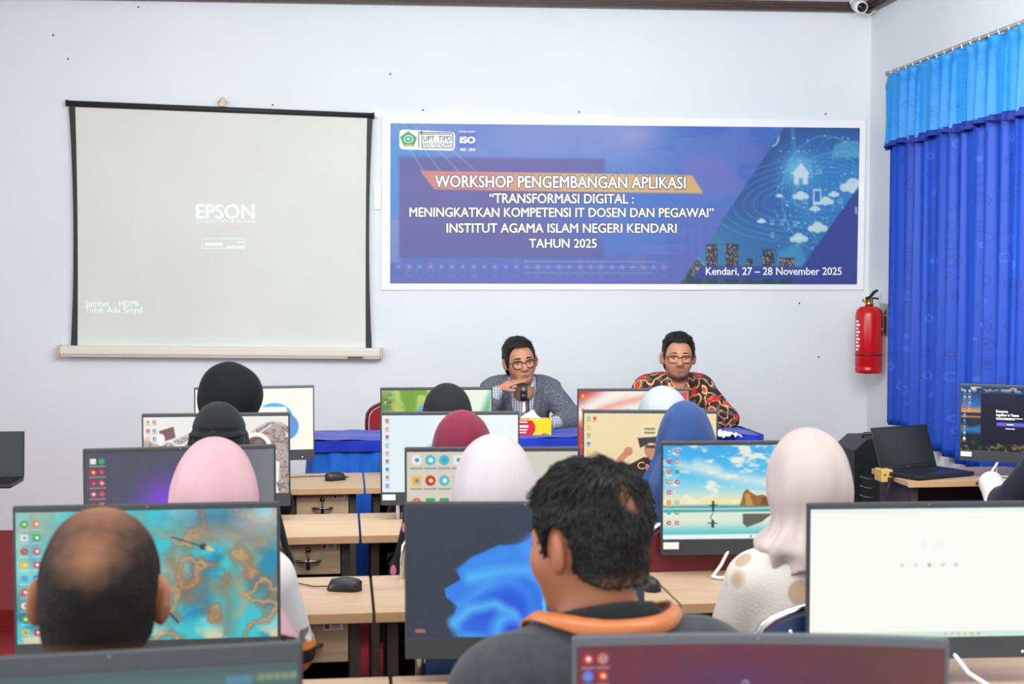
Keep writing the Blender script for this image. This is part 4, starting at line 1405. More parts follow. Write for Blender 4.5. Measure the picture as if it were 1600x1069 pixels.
# ------------------------------------------------------------------ loudspeaker, socket strip, table-top things
q = P(1337, 760, 7.55)
t = thing('loudspeaker', (float(q[0])+.17, float(q[1])+.17, DAIS), 0, 'tall black loudspeaker cabinet standing behind the side desk', 'loudspeaker')
hs = 1.685-(689-438.5)*7.5/2200-DAIS
mb = MB()
prof = [(-.17, 0), (.17, 0), (.17, hs-.06), (.12, hs), (-.10, hs), (-.17, hs-.06)]
mb.prism(prof, -.15, .15, 'y')
mb.obj('cabinet', M['black'], t)
mb = MB(); mb.box((.0, -.154, hs*.42), (.26, .01, hs*.62), .003); mb.obj('front_grille', mat('speaker_grille', (20, 20, 22), .7, 0, None, (300, .6, .002)), t)
mb = MB(); mb.tube([(-.09, -.06, hs-.003), (-.085, -.06, hs+.02), (.085, -.06, hs+.02), (.09, -.06, hs-.003)], .01, 8); mb.obj('carry_handle', M['black'], t)
for k in range(3):
    mb = MB(); mb.tube([(-.14, -.153, hs-.2-.05*k), (-.09, -.158, hs-.215-.05*k), (-.06, -.153, hs-.21-.05*k)], .005, 6); mb.obj('vent', M['bezel2'], t)
dk = on_z(1376, 741, DZ)
t = thing('power_socket', (float(PR_[0])-.031, float(PR_[1])+.22, DZ-.02), 0, 'yellow wooden socket block hanging at the side desk edge beside the laptop', 'power socket')
ow = mat('yellow_wood', (206, 166, 92), .5)
mb = MB(); mb.box((0, 0, .02), (.058, .09, .06), .004); mb.obj('block', ow, t)
mb = MB()
for k in (-1, 1):
    mb.tube([(.012*k, -.0445, .026), (.012*k, -.047, .026)], .0045, 10)
mb.obj('socket_hole', M['black'], t)
mb = MB(); mb.box((.012, -.055, .005), (.022, .022, .02), .004); mb.tube([(.012, -.06, .003), (-.005, -.07, -.03), (-.012, -.065, -.12), (-.008, -.06, -.3)], .004, 8); mb.obj('plug', M['cable'], t)

# tissue box, microphone and folded cloth on the blue table
TT = TZ+.003
q = on_z(830, 681, TT)
t = thing('tissue_box', (float(q[0]), float(q[1])+.03, TT), math.radians(-4), 'red and yellow tissue box on the blue table before the man in the blazer', 'tissue box')
w, d_, h = .215, .1, .088
rd, yl = mat('box_red', (206, 30, 48), .4), mat('box_yellow', (244, 202, 22), .4)
mb = MB(); mb.box((0, 0, h/2+.001), (w, d_, h), .002); mb.obj('carton', yl, t)
mb = MB()
pts = [(-w/2-.0006, 0.003), (-w/2-.0006, h-.004)]+[(.005+.018*math.sin(math.pi*k/8)+.0, h-.004-(h-.007)*k/8) for k in range(9)]
mb.prism(pts, -d_/2-.0012, -d_/2-.0004, 'y', 0)
for k, (a, b, z) in enumerate(((-.075, -.015, .052), (-.09, -.02, .034), (-.06, -.025, .02), (-.09, -.02, .075))):
    mb.box(((a+b)/2, -d_/2-.0018, z), (b-a, .001, .012 if k == 0 else .006), 0, 1)
for k in range(4):
    mb.box((.05+.012*k, -d_/2-.0014, .012), (.009, .001, .006), 0, (1, 0, 2, 3)[k])
mb.box((-.055, 0, h+.0015), (.1, d_-.006, .001), 0, 0)
mb.obj('printed_panel', [rd, M['paper'], mat('box_blue', (60, 90, 180), .5), mat('box_green', (60, 150, 80), .5)], t)
mb = MB()
n_ = 16
vs = []
for j in range(6):
    s = j/5
    for i in range(n_):
        u = i/(n_-1)
        vs.append((-.055+.12*u+.02*s*math.sin(5*u), .012*math.sin(6*u+3*s)+.02*(s-.5), h+.003+(.045*math.sin(math.pi*u)**.7*s if 0 < i < n_-1 else 0)))
mb.add(vs, [(j*n_+i, j*n_+i+1, (j+1)*n_+i+1, (j+1)*n_+i) for j in range(5) for i in range(n_-1)], 0, True)
mb.obj('tissue', M['paper'], t)
q = on_z(824, 680, TT)
t = thing('microphone', (float(q[0]), float(q[1])+.13, TT), 0, 'silver and black microphone on a short stand held before the man in the blazer', 'microphone')
mb = MB(); mb.lathe([(.07, 0), (.07, .008), (.03, .018), (.013, .02)], 24); mb.obj('base', M['black'], t)
mb = MB(); mb.tube([(0, 0, .015), (-.004, -.005, .19)], .017, 16); mb.obj('tube', mat('bright_steel', (206, 202, 190), .25, 1.0), t)
mb = MB(); mb.tube([(.021, .004, .02), (.017, 0, .185)], .010, 12); mb.tube([(-.004, -.005, .175), (-.005, -.006, .215)], [.019, .023], 16); mb.obj('collar', M['black'], t)
mb = MB(); mb.ball((-.005, -.008, .232), (.022, .022, .024), 18); mb.obj('mesh_head', mat('mic_mesh', (110, 110, 112), .35, 1.0, None, (600, .6, .002)), t)
q = on_z(1134, 683, TT)
t = thing('folded_cloth', (float(q[0]), float(q[1]), TT), .3, 'small crumpled white cloth on the right end of the blue table', 'cloth')
n_ = 12
vs = [((i-5.5)*.011, (j-5.5)*.012, .004+.02*abs(math.sin(i*.9+j*.5))*math.sin(math.pi*i/11)+.012*math.sin(j*1.3)**2) for j in range(n_) for i in range(n_)]
mb = MB(); mb.add(vs, [(j*n_+i, j*n_+i+1, (j+1)*n_+i+1, (j+1)*n_+i) for j in range(n_-1) for i in range(n_-1)], 0, True); mb.obj('crumpled_sheet', M['paper'], t)
# red chairs of the head table
q = P(600, 640, 8.05)
chair(float(q[0])+.12, float(q[1]), math.pi, 'empty red padded chair behind the left end of the blue table', DAIS, 'red chairs behind the blue table', 'redcloth')
# ------------------------------------------------------------------ modelling by distance fields: bodies, clothes, hair
def ell(c, r, R=None):
    c, r = np.array(c, np.float32), np.array(r, np.float32)
    Rm = None if R is None else np.array(R, np.float32)
    def f(p):
        q = p-c
        if Rm is not None: q = q @ Rm
        a = q/r
        k0 = np.sqrt((a*a).sum(1))
        k1 = np.sqrt(((a/r)**2).sum(1))+1e-9
        return k0*(k0-1)/k1
    return f
def cone(a, b, ra, rb, flat=None):
    """tapered limb from a to b; flat squeezes the y direction"""
    a, b = np.array(a, np.float32), np.array(b, np.float32)
    sc = np.array((1, 1/flat if flat else 1, 1), np.float32)
    aa, bb = a*sc, b*sc
    d = bb-aa
    dd = float((d*d).sum())+1e-9
    def f(p):
        q = p*sc
        t = np.clip(((q-aa) @ d)/dd, 0, 1)
        v = q-aa-t[:, None]*d
        r = (np.sqrt((v*v).sum(1))-(ra+(rb-ra)*t))
        return r*(flat if flat and flat < 1 else 1)
    return f
def U(k, *fs):
    def f(p):
        d = fs[0](p)
        for g in fs[1:]:
            b = g(p)
            h = np.clip(.5+.5*(b-d)/k, 0, 1)
            d = b*(1-h)+d*h-k*h*(1-h)
        return d
    return f
def sub(k, a, b):
    def f(p):
        d, e = a(p), -b(p)
        h = np.clip(.5-.5*(e-d)/k, 0, 1)
        return d*h+e*(1-h)+k*h*(1-h)
    return f
def turned(f, R, c, s=1.0):
    R, c = np.array(R, np.float32), np.array(c, np.float32)
    return lambda p: f(((p-c) @ R)/s)*s
def off(f, o):
    return lambda p: f(p)-o
def cut(f, *gs):
    def h(p):
        d = f(p)
        for g in gs: d = np.maximum(d, g(p))
        return d
    return h

def surface(f, lo, hi, h, band=1.6):
    """closed surface of f<0 by surface nets; far blocks are skipped"""
    lo, hi = np.array(lo, np.float32), np.array(hi, np.float32)
    B = 8
    nb = np.ceil((hi-lo)/(h*B)).astype(int)
    n = nb*B
    ctr = np.stack(np.meshgrid(*[(np.arange(k)+.5)*B for k in nb], indexing='ij'), -1).reshape(-1, 3).astype(np.float32)*h-h/2+lo
    dc = np.concatenate([f(c) for c in np.array_split(ctr, max(1, len(ctr)//200000))])
    act = np.abs(dc) < h*B*.87*band
    G = np.empty(tuple(nb)+(B, B, B), np.float32)
    G[:] = dc.reshape(tuple(nb))[..., None, None, None]
    Gf = G.reshape(-1, B, B, B)
    loc = np.stack(np.meshgrid(*[np.arange(B)]*3, indexing='ij'), -1).reshape(-1, 3).astype(np.float32)
    ids = np.nonzero(act)[0]
    for chunk in np.array_split(ids, max(1, len(ids)//600)):
        if len(chunk) == 0: continue
        base = np.stack(np.unravel_index(chunk, tuple(nb)), -1).astype(np.float32)*B
        p = ((base[:, None, :]+loc[None])*h+lo).reshape(-1, 3)
        Gf[chunk] = f(p).reshape(-1, B, B, B)
    D = G.transpose(0, 3, 1, 4, 2, 5).reshape(tuple(n))
    D[0] = D[-1] = 1; D[:, 0] = D[:, -1] = 1; D[:, :, 0] = D[:, :, -1] = 1
    ins = D < 0
    s = sum(ins[i:n[0]-1+i, j:n[1]-1+j, k:n[2]-1+k].astype(np.int8) for i in (0, 1) for j in (0, 1) for k in (0, 1))
    cells = np.argwhere((s > 0) & (s < 8))
    idx = np.full((n[0]-1, n[1]-1, n[2]-1), -1, np.int32)
    idx[tuple(cells.T)] = np.arange(len(cells))
    acc = np.zeros((len(cells), 3), np.float32); cnt = np.zeros(len(cells), np.float32)
    cor = [(i, j, k) for i in (0, 1) for j in (0, 1) for k in (0, 1)]
    val = {c: D[cells[:, 0]+c[0], cells[:, 1]+c[1], cells[:, 2]+c[2]] for c in cor}
    for a in cor:
        for ax in range(3):
            if a[ax]: continue
            b = list(a); b[ax] = 1; b = tuple(b)
            va, vb = val[a], val[b]
            m = (va < 0) != (vb < 0)
            t = np.where(m, va/np.where(m, va-vb, 1), 0)
            pos = np.array(a, np.float32)[None].repeat(len(cells), 0)
            pos[:, ax] = t
            acc += pos*m[:, None]; cnt += m
    V = (cells+acc/cnt[:, None])*h+lo
    quads = []
    for ax in range(3):
        o1, o2 = [(1, 2), (2, 0), (0, 1)][ax]
        sl = [slice(1, -1)]*3
        sl[ax] = slice(0, n[ax]-1)
        sl2 = list(sl); sl2[ax] = slice(1, n[ax])
        a, b = ins[tuple(sl)], ins[tuple(sl2)]
        e = np.argwhere(a != b)
        if len(e) == 0: continue
        st = np.array([1, 1, 1]); st[ax] = 0
        e = e+st
        flip = ins[tuple(e.T)]
        u = np.zeros(3, int); u[o1] = 1
        v = np.zeros(3, int); v[o2] = 1
        q = np.stack([idx[tuple((e-u-v).T)], idx[tuple((e-v).T)], idx[tuple(e.T)], idx[tuple((e-u).T)]], -1)
        q[~flip] = q[~flip][:, ::-1]
        quads.append(q)
    Q = np.concatenate(quads)
    Q = Q[(Q >= 0).all(1)]
    return V, Q
def relax(V, Q, it=2, w=.5):
    e = np.concatenate([Q[:, [0, 1]], Q[:, [1, 2]], Q[:, [2, 3]], Q[:, [3, 0]]])
    e = np.concatenate([e, e[:, ::-1]])
    n = len(V)
    cnt = np.bincount(e[:, 0], minlength=n)[:, None]+1e-9
    for _ in range(it):
        s = np.stack([np.bincount(e[:, 0], weights=V[e[:, 1], k], minlength=n) for k in range(3)], -1)
        V = V*(1-w)+w*s/cnt
    return V
def grown(name, f, lo, hi, h, m, parent=None, tint=None, it=1):
    V, Q = surface(f, lo, hi, h)
    V = relax(V, Q, it)
    return array_mesh(name, V, Q, m, parent, None if tint is None else tint(V))

def Rz(a): return np.array(Matrix.Rotation(a, 3, 'Z'))
def REul(x, y, z):                            # nod (x), lean (y), turn (z), degrees
    return np.array(Euler((math.radians(x), math.radians(y), math.radians(z)), 'XYZ').to_matrix())
def wave3(p, s, seed=0):
    a = seed*1.7
    return (np.sin(p[:, 0]*s+1.3*np.sin(p[:, 1]*s*.7+a)+a)+np.sin(p[:, 1]*s*1.1+1.1*np.sin(p[:, 2]*s*.8+a))+np.sin(p[:, 2]*s*.9+1.2*np.sin(p[:, 0]*s*.6+a)))/3

# ---- head: origin at the skull's middle, +y is the face
def head_field(detail=True, beard=0.0, wide=1.0):
    fs = [ell((0, -.012, .022), (.076*wide, .096, .094)), ell((0, .03, -.036), (.060*wide, .064, .080)), ell((0, .058, -.092), (.030, .026, .026)),
          ell((.036, .052, -.026), (.028, .030, .03)), ell((-.036, .052, -.026), (.028, .030, .03)), cone((0, -.02, -.17), (0, -.015, -.05), .056, .056)]
    f = U(.03, *fs)
    if detail:
        f = U(.012, f, cone((-.04, .076, .018), (.04, .076, .018), .011, .011))
        f = sub(.014, f, ell((.032, .100, -.003), (.019, .014, .012)))
        f = sub(.014, f, ell((-.032, .100, -.003), (.019, .014, .012)))
        f = U(.010, f, cone((0, .088, .008), (0, .109, -.030), .008, .0125), ell((.013, .098, -.034), (.008, .010, .008)), ell((-.013, .098, -.034), (.008, .010, .008)))
        f = U(.005, f, ell((0, .088, -.0615), (.024, .011, .0055)), ell((0, .087, -.0705), (.020, .011, .0065)))
        f = sub(.004, f, ell((0, .102, -.066), (.022, .008, .0012)))
    ears = []
    for s in (-1, 1):
        R = Rz(s*math.radians(33))
        e = ell((s*.082*wide, -.008, -.008), (.011, .023, .035), R)
        e = sub(.006, e, ell((s*.094*wide, .0, -.004), (.008, .012, .020), R))
        ears.append(e)
    return U(.008, f, *ears)
SKIN = (184, 126, 98)
def skin_tint(base, hc, R, hs, beard=0.0, lips=(150, 84, 78)):
    b, lp = lin(base), lin(lips)
    def t(V):
        q = ((V-hc) @ R)/hs
        c = np.ones((len(V), 3))*b
        n = .5+.5*wave3(V.astype(np.float32), 60, 3)
        c = c*(1-.06*n[:, None])
        ck = np.exp(-(((np.abs(q[:, 0])-.042)/.02)**2+((q[:, 2]+.03)/.022)**2))*(q[:, 1] > .03)
        c = c*(1-.12*ck[:, None]*np.array([0, 1, 1]))
        w = np.exp(-(q[:, 0]/.021)**4-((q[:, 2]+.066)/.010)**4)*(q[:, 1] > .075)
        c = c*(1-w[:, None])+lp*w[:, None]
        if beard:
            d = np.exp(-((q[:, 2]+.105)/.02)**2)*(q[:, 1] > .01)*(np.abs(q[:, 0]) < .055)
            d = np.maximum(d, np.exp(-((q[:, 2]+.0525)/.0045)**2-(q[:, 0]/.03)**4)*(q[:, 1] > .075))
            d = np.maximum(d, .8*np.exp(-((q[:, 2]+.083)/.006)**2-(q[:, 0]/.012)**2)*(q[:, 1] > .07))
            d = np.maximum(d, .6*np.exp(-((np.abs(q[:, 0])-.030)/.006)**2-((q[:, 2]+.075)/.025)**2)*(q[:, 1] > .05))
            c = c*(1-beard*d[:, None])+lin((34, 28, 27))*beard*d[:, None]
        return c
    return t
M['skin'] = mat_attr('skin', .55, 0, .35, 0, (160, .12, .0015))
M['eye_white'] = mat('eye_white', (172, 158, 150), .45)
M['iris'] = mat('dark_iris', (36, 24, 20), .15)
M['hair'] = mat('black_hair', (12, 11, 11), .5, 0, (90, (30, 27, 27)), (220, .9, .005), 0, .35, stretch=(1, 1, .25))
M['hair_tint'] = mat_attr('cropped_hair', .75, 0, .15, 0, (260, .6, .004))

def arms_of(sh, el, wr, hd_):
    """one arm as limb cones: shoulder, elbow, wrist, hand direction point"""
    return [cone(sh, el, .050, .041), cone(el, wr, .041, .028)]
def hand_field(wr, d, side, palm, curl=.55, spread=.018):
    """palm and five separate fingers; d = hand direction, palm = palm normal"""
    d = np.array(d, float); d /= np.linalg.norm(d)
    n = np.array(palm, float); n -= d*n.dot(d); n /= np.linalg.norm(n)
    s = np.cross(d, n)*side                   # towards the thumb
    w = np.array(wr, float)
    fs = [cone(w+d*.018, w+d*.066, .020, .024), cone(w+d*.055+s*.022, w+d*.078-s*.022, .015, .013)]
    fin = []
    for k, (o, L) in enumerate(((.028, .072), (.010, .080), (-.009, .074), (-.027, .058))):
        a = w+d*(.086-.004*abs(k-1))+s*o
        c0 = curl*(.75+.12*k)
        d1 = d*math.cos(c0*.6)+n*math.sin(c0*.6)
        d2 = d*math.cos(c0*1.5)+n*math.sin(c0*1.5)
        b = a+d1*L*.52
        e = b+d2*L*.48
        fin.append(U(.004, cone(a-d*.012, b, .0092, .0082), cone(b, e, .0082, .0070)))
    a = w+d*.028+s*.022
    b = a+(d*.6+s*.75+n*.35)*.036
    e = b+(d*.85+s*.25+n*.45)*.030
    thumb = U(.005, cone(a, b, .012, .0105), cone(b, e, .0105, .0085))
    return U(.012, fs[0], fs[1]), fin+[thumb]

class Figure:
    """a seated person; local frame: origin on the floor under the hips, +y ahead"""
    def __init__(s, name_label, top, face, z0=0.0, s_=1.0, hrot=(0, 0, 0), hs=1.0, lean=0.06, reach=.36, skin=SKIN, beard=0.0, female=False,
                 res=.007, larm=None, rarm=None, wide=1.0, group=None, sh=.175, detail=True, extra=.02, elb=.05, sink=0.0, fwd=0.0, rest=.75):
        R = REul(*hrot)
        s.R, s.hs = R, hs
        nk = np.array((0, lean+.005+fwd, 1.075-sink))
        hc = nk+R @ (np.array((0, .022, .125))*hs)
        s.hc = hc
        topl = hc+R @ (np.array((0, -.012, .116))*hs)
        s_ = (top[2]-z0-.43)/(topl[2]+extra-.43)
        s.s = s_
        zl = lambda zw: (zw-z0-.43*(1-s_))/s_      # a world height in the figure's own frame
        rz = face
        z = .43*(1-s_)+z0
        # stand the figure so that the crown lands where it is seen
        c, n = math.cos(rz), math.sin(rz)
        ox, oy = topl[0]*s_, topl[1]*s_
        loc = (top[0]-(ox*c-oy*n), top[1]-(ox*n+oy*c), z)
        s.zerr = top[2]-(z+topl[2]*s_)
        hf = turned(head_field(detail, beard, wide), R, hc, hs)
        L = lean
        torso = [ell((0, 0, .50), (.165, .13, .11)), ell((0, L*.35, .68), (.142, .105, .2)), ell((0, L*.75, .87), (.158, .112, .165)),
                 cone((-sh+.03, L-.01, .945), (sh-.03, L-.01, .945), .060, .060), cone((0, L-.02, .95), (0, L+.0+fwd, 1.07-sink), .066, .056)]
        legs = []
        for k in (-1, 1):
            legs += [cone((k*.085, 0, .50), (k*.115, .41, .495), .082, .062), cone((k*.115, .41, .495), (k*.115, .44, .09), .058, .038), cone((k*.115, .42, .045), (k*.125, .56, .035), .042, .034)]
        A = {}
        for k, over in ((-1, larm), (1, rarm)):
            if over: A[k] = over(zl)
            else:
                A[k] = dict(sh=(k*sh, L-.01, .94), el=(k*(sh+elb), L+.07, .72), wr=(k*.13, max(reach, .25), zl(rest+.034)), d=(-k*.15, 1, -.05), palm=(0, 0, -1), curl=.5)
        s.A = A
        up, fo, palms, fingers = [], [], [], []
        for k in (-1, 1):
            a = A[k]
            up.append(cone(a['sh'], a['el'], .052, .042))
            fo.append(cone(a['el'], a['wr'], .042, .027))
            p_, f_ = hand_field(a['wr'], a['d'], a.get('side', k), a['palm'], a['curl'])
            palms.append(p_); fingers += f_
        s.torso, s.legs, s.up, s.fo = torso, legs, up, fo
        s.neckf = cone((0, L-.02, .95), hc+R @ (np.array((0, -.02, -.055))*hs), .066, .058*hs)
        s.trunk = U(.045, *torso)
        s.legf = U(.03, *legs)
        s.armf = [U(.03, up[0], fo[0]), U(.03, up[1], fo[1])]
        main = U(.03, s.trunk, s.legf, s.armf[0], s.armf[1])
        main = U(.02, main, hf)
        main = U(.012, main, *palms)
        main = U(.004, main, *fingers)
        s.body = main
        s.head = hf
        s.lo, s.hi = (-.46, -.30, -.02), (.46, .74, 1.42)
        s.o = grown('person', main, s.lo, s.hi, res, M['skin'], None, skin_tint(skin, hc, R, hs, beard), 1)
        s.o.location = loc
        s.o.rotation_euler = (0, 0, rz)
        s.o.scale = (s_, s_, s_)
        tag(s.o, name_label, 'person', group)
        s.loc, s.rz = loc, rz
        s.skin = skin
    def hp(s, p):                             # head point -> figure frame
        return s.hc+s.R @ (np.array(p)*s.hs)
    def face(s, brow=(24, 20, 19), heavy=1.0, tilt=0.0):
        for k in (-1, 1):
            mb = MB()
            R3 = Matrix([list(r) for r in s.R])
            T = Matrix.Translation(Vector(s.hp((k*.0315, .0740, -.003)))) @ R3.to_4x4()
            mb.ball((0, 0, 0), .0118*s.hs, 14, 0, T)
            e = mb.obj('eye', M['eye_white'], s.o)
            mb = MB(); mb.ball((0, .0082*s.hs, -.0012), (.0060*s.hs, .0042*s.hs, .0060*s.hs), 12, 0, T); mb.obj('iris', M['iris'], e)
            mb = MB()
            pts = [s.hp((k*(.014+.036*q), .0925-.012*q*q, .0245+.003*math.sin(math.pi*q)-.003*q)) for q in np.linspace(0, 1, 7)]
            mb.tube(pts, [.0022*heavy, .0032*heavy, .0034*heavy, .0032*heavy, .0028*heavy, .0022*heavy, .0012*heavy], 8)
            mb.obj('eyebrow', M['hair'], s.o)
            mb = MB()
            pts = [s.hp((k*(.0315+.014*q), .0885-.004*q*q-.003*abs(q), .0045-.004*q*q)) for q in np.linspace(-1, 1, 7)]
            mb.tube(pts, .0018, 6)
            mb.obj('eyelid', M['iris'], s.o)
    def glasses(s, rw, rh, square, m, thick=.0019, y=.101, z=-.004):
        mb = MB()
        for k in (-1, 1):
            pts = []
            for i in range(28):
                a = 2*math.pi*i/28
                ca, sa = math.cos(a), math.sin(a)
                e = 2/square
                x = math.copysign(abs(ca)**e, ca)*rw
                zz = math.copysign(abs(sa)**e, sa)*rh
                pts.append(s.hp((k*.033+x, y-.10*(abs(x+k*.033))**2/.03-.001, z+zz-.002)))
            mb.tube(pts, thick, 8, 0, True)
            mb.tube([s.hp((k*(.033+rw), y-.014, z+rh*.45)), s.hp((k*.079, y-.03, z+rh*.4)), s.hp((k*.0835, .03, .006)), s.hp((k*.083, -.004, .004)), s.hp((k*.08, -.018, -.012))], thick*.9, 8)
        mb.tube([s.hp((-.033+rw, y-.001, z+.004)), s.hp((0, y+.003, z+.008)), s.hp((.033-rw, y-.001, z+.004))], thick, 8)
        g = mb.obj('glasses', m, s.o)
        return g
    def hair(s, hl, m, grow=.010, noise=.004, res=.004, tint=None, top=0.0, nscale=90, side=None):
        """hl: hairline as (y, z) points in head units; hair stays above it"""
        ys, zs = [q[0] for q in hl], [q[1] for q in hl]
        sk = U(.03, ell((0, -.012, .022), (.076, .096, .094)), ell((0, .0, -.03), (.066, .078, .085)), cone((0, -.02, -.17), (0, -.02, -.03), .057, .060))
        def f(p):
            g = grow+top*np.clip(p[:, 2]/.1, 0, 1)
            if side is not None: g = g+side(p)
            d = sk(p)-g-noise*wave3(p, nscale, 2)-noise*.5*wave3(p, nscale*2.3, 5)
            lim = np.interp(p[:, 1], ys, zs)-p[:, 2]+.004*wave3(p, 130, 1)
            d = np.maximum(d, lim*.75)
            ear = np.minimum(ell((.084, -.004, -.008), (.034, .030, .044))(p), ell((-.084, -.004, -.008), (.034, .030, .044))(p))
            return np.maximum(d, -ear)
        V, Q = surface(f, (-.13, -.15, -.16), (.13, .15, .18), res/s.hs)
        V = relax(V, Q, 1)
        tn = None if tint is None else tint(V)
        return array_mesh('hair', s.hc+(V*s.hs) @ s.R.T, Q, m, s.o, tn)
    def garment(s, name, fields, m, k=.03, o=.012, cuts=(), fold=.004, fs=26, res=.008, tint=None, seed=1, it=1):
        base = off(U(k, *fields), o)
        def f(p):
            return base(p)+fold*wave3(p, fs, seed)
        return grown(name, cut(f, *cuts), s.lo, s.hi, res, m, s.o, tint, it)
    def top(s, m, name='shirt', o=.014, hem=.47, neck=1.035, cuff=.0, sleeve=True, extra=(), **kw):
        hc = s.hc
        fl = [s.trunk]+(s.armf if sleeve else [])
        cuts = [lambda p: hem-p[:, 2], lambda p: (p[:, 2]-neck-.35*(p[:, 1]-.05)*0)*.9]
        # end the sleeves just before the hands
        for kk in (-1, 1):
            a = s.A[kk]
            w, d = np.array(a['wr'], np.float32), np.array(a['wr'], np.float32)-np.array(a['el'], np.float32)
            d /= np.linalg.norm(d)
            cuts.append(lambda p, w=w, d=d: np.minimum(((p-w) @ d)+cuff, .16-np.sqrt(((p-w)**2).sum(1))))
        return s.garment(name, fl, m, o=o, cuts=cuts+list(extra), **kw)
    def trousers(s, m, name='trousers', o=.010, **kw):
        lf = U(.04, *s.legs, s.torso[0])
        return s.garment(name, [lf], m, o=o, cuts=[lambda p: p[:, 2]-.605, lambda p: .085-p[:, 2]], res=.010, **kw)
    def skirt(s, m, name='long_skirt', o=.016, **kw):
        lf = U(.10, *[q for i, q in enumerate(s.legs) if i % 3 < 2], s.torso[0])
        return s.garment(name, [lf], m, o=o, cuts=[lambda p: p[:, 2]-.62, lambda p: .06-p[:, 2]], res=.011, **kw)
    def shoes(s, m=None):
        lf = U(.02, s.legs[2], s.legs[5])
        return s.garment('shoe_pair', [lf], m or M['black'], o=.008, cuts=[lambda p: p[:, 2]-.085, lambda p: .002-p[:, 2]], fold=0, res=.009)
    def hijab(s, m, wx=.100, wy=.122, wz=.142, neck=.085, hem=.86, flare=.17, depth=.8, bun=None, fold=.005, nf=17, seed=1, res=.006, dy=-.006, straight=0.0, cowl=None, knot=None, tint=None):
        hc = s.hc
        R = s.R
        hd = ell((0, dy, .008), (wx, wy, wz), None)
        hd = turned(hd, R, hc, s.hs)
        fs_ = [hd, cone(hc+np.array((0, -.02, -.05)), (0, s.hc[1]-.04, 1.03), wx*.86+straight, neck+straight),
               cone((0, s.hc[1]-.045, 1.03), (0, s.hc[1]*.5-.02, hem-.06), max(neck, .10), flare, depth)]
        if cowl: fs_.append(ell((.0, s.hc[1]-.05, 1.035), cowl))
        if bun is not None:
            fs_.append(turned(ell(bun[:3], bun[3:6]), R, hc, s.hs))
        base = U(.05, *fs_)
        opening = turned(ell((0, .125, -.020), (.060, .085, .088)), R, hc, s.hs)
        hcf = np.array(hc, np.float32)
        def f(p):
            d = base(p)
            q = p-hcf
            th = np.arctan2(q[:, 0], q[:, 1])
            w = np.clip((hcf[2]-.03-p[:, 2])/.12, 0, 1)
            d = d+fold*w*np.sin(nf*th+2.5*np.sin(9*p[:, 2]+seed)+seed)+fold*.5*w*np.sin(nf*1.7*th-7*p[:, 2]+seed*2)
            d = d+.0015*wave3(p, 45, seed)+.0045*wave3(p, 13, seed+3)+fold*.35*np.sin(nf*.8*th+6*p[:, 2]+seed)*np.clip((hcf[2]+.09-p[:, 2])/.1, 0, 1)
            d = np.maximum(d, (hem+.02*np.sin(5*th+seed)-p[:, 2])*.9)
            if knot is not None:
                kz, kd = knot
                zz = p[:, 2]-kz-.25*q[:, 0]**2*0
                d = d+kd*np.exp(-(zz/.008)**2)*(q[:, 1] < .02)
            return np.maximum(d, -opening(p))
        return grown('headscarf', f, (-.42, -.34, hem-.06), (.42, .40, 1.46), res, m, s.o, tint, 1)
def strands(fig, hair, count, length, m, lift=.35, seed=3, wd=.0016, keep=None):
    """loose locks that break up the hair's outline: thin tapered blades lying along it from the crown down"""
    me = hair.data
    n = len(me.vertices)
    co = np.empty(n*3, np.float32); me.vertices.foreach_get('co', co); co = co.reshape(-1, 3)
    no = np.empty(n*3, np.float32); me.vertices.foreach_get('normal', no); no = no.reshape(-1, 3)
    r = np.random.default_rng(seed)
    ids = r.choice(n, min(count, n), replace=False)
    c0 = fig.hp((.02, -.05, .125))
    vs, fs = [], []
    for i in ids:
        p, q = co[i].astype(float), no[i].astype(float)
        if keep is not None and not keep(p): continue
        out = p-c0
        fl = out-q*out.dot(q)
        fl = fl/(np.linalg.norm(fl)+1e-6)
        fl = fl+r.normal(0, .35, 3)+np.array((0, 0, -.35))
        fl -= q*fl.dot(q); fl /= np.linalg.norm(fl)+1e-6
        sd = np.cross(fl, q)
        L = length*r.uniform(.5, 1.3)*(.4+.6*float(sstep(.0, .09, np.array(((p-fig.hc) @ fig.R)[2]/fig.hs))))
        b = len(vs)
        for k in range(4):
            t = k/3
            c = p-q*.001+fl*L*t+q*(lift*L*(t-.75*t*t))
            w = wd*(1-.85*t)
            vs += [c-sd*w, c+sd*w]
        fs += [(b, b+1, b+3, b+2), (b+2, b+3, b+5, b+4), (b+4, b+5, b+7, b+6)]
    mb = MB(); mb.add(vs, fs, 0, True)
    me2 = bpy.data.meshes.new('hair_lock'); me2.from_pydata(mb.v, [], mb.f); me2.materials.append(m)
    o = link('hair_locks', me2, fig.o)
    sm = o.modifiers.new('thickness', 'SOLIDIFY'); sm.thickness = .0012; sm.offset = 0
    o['kind'] = 'stuff'
    return o
def crown(px, py, d):
    return P(px, py, d)
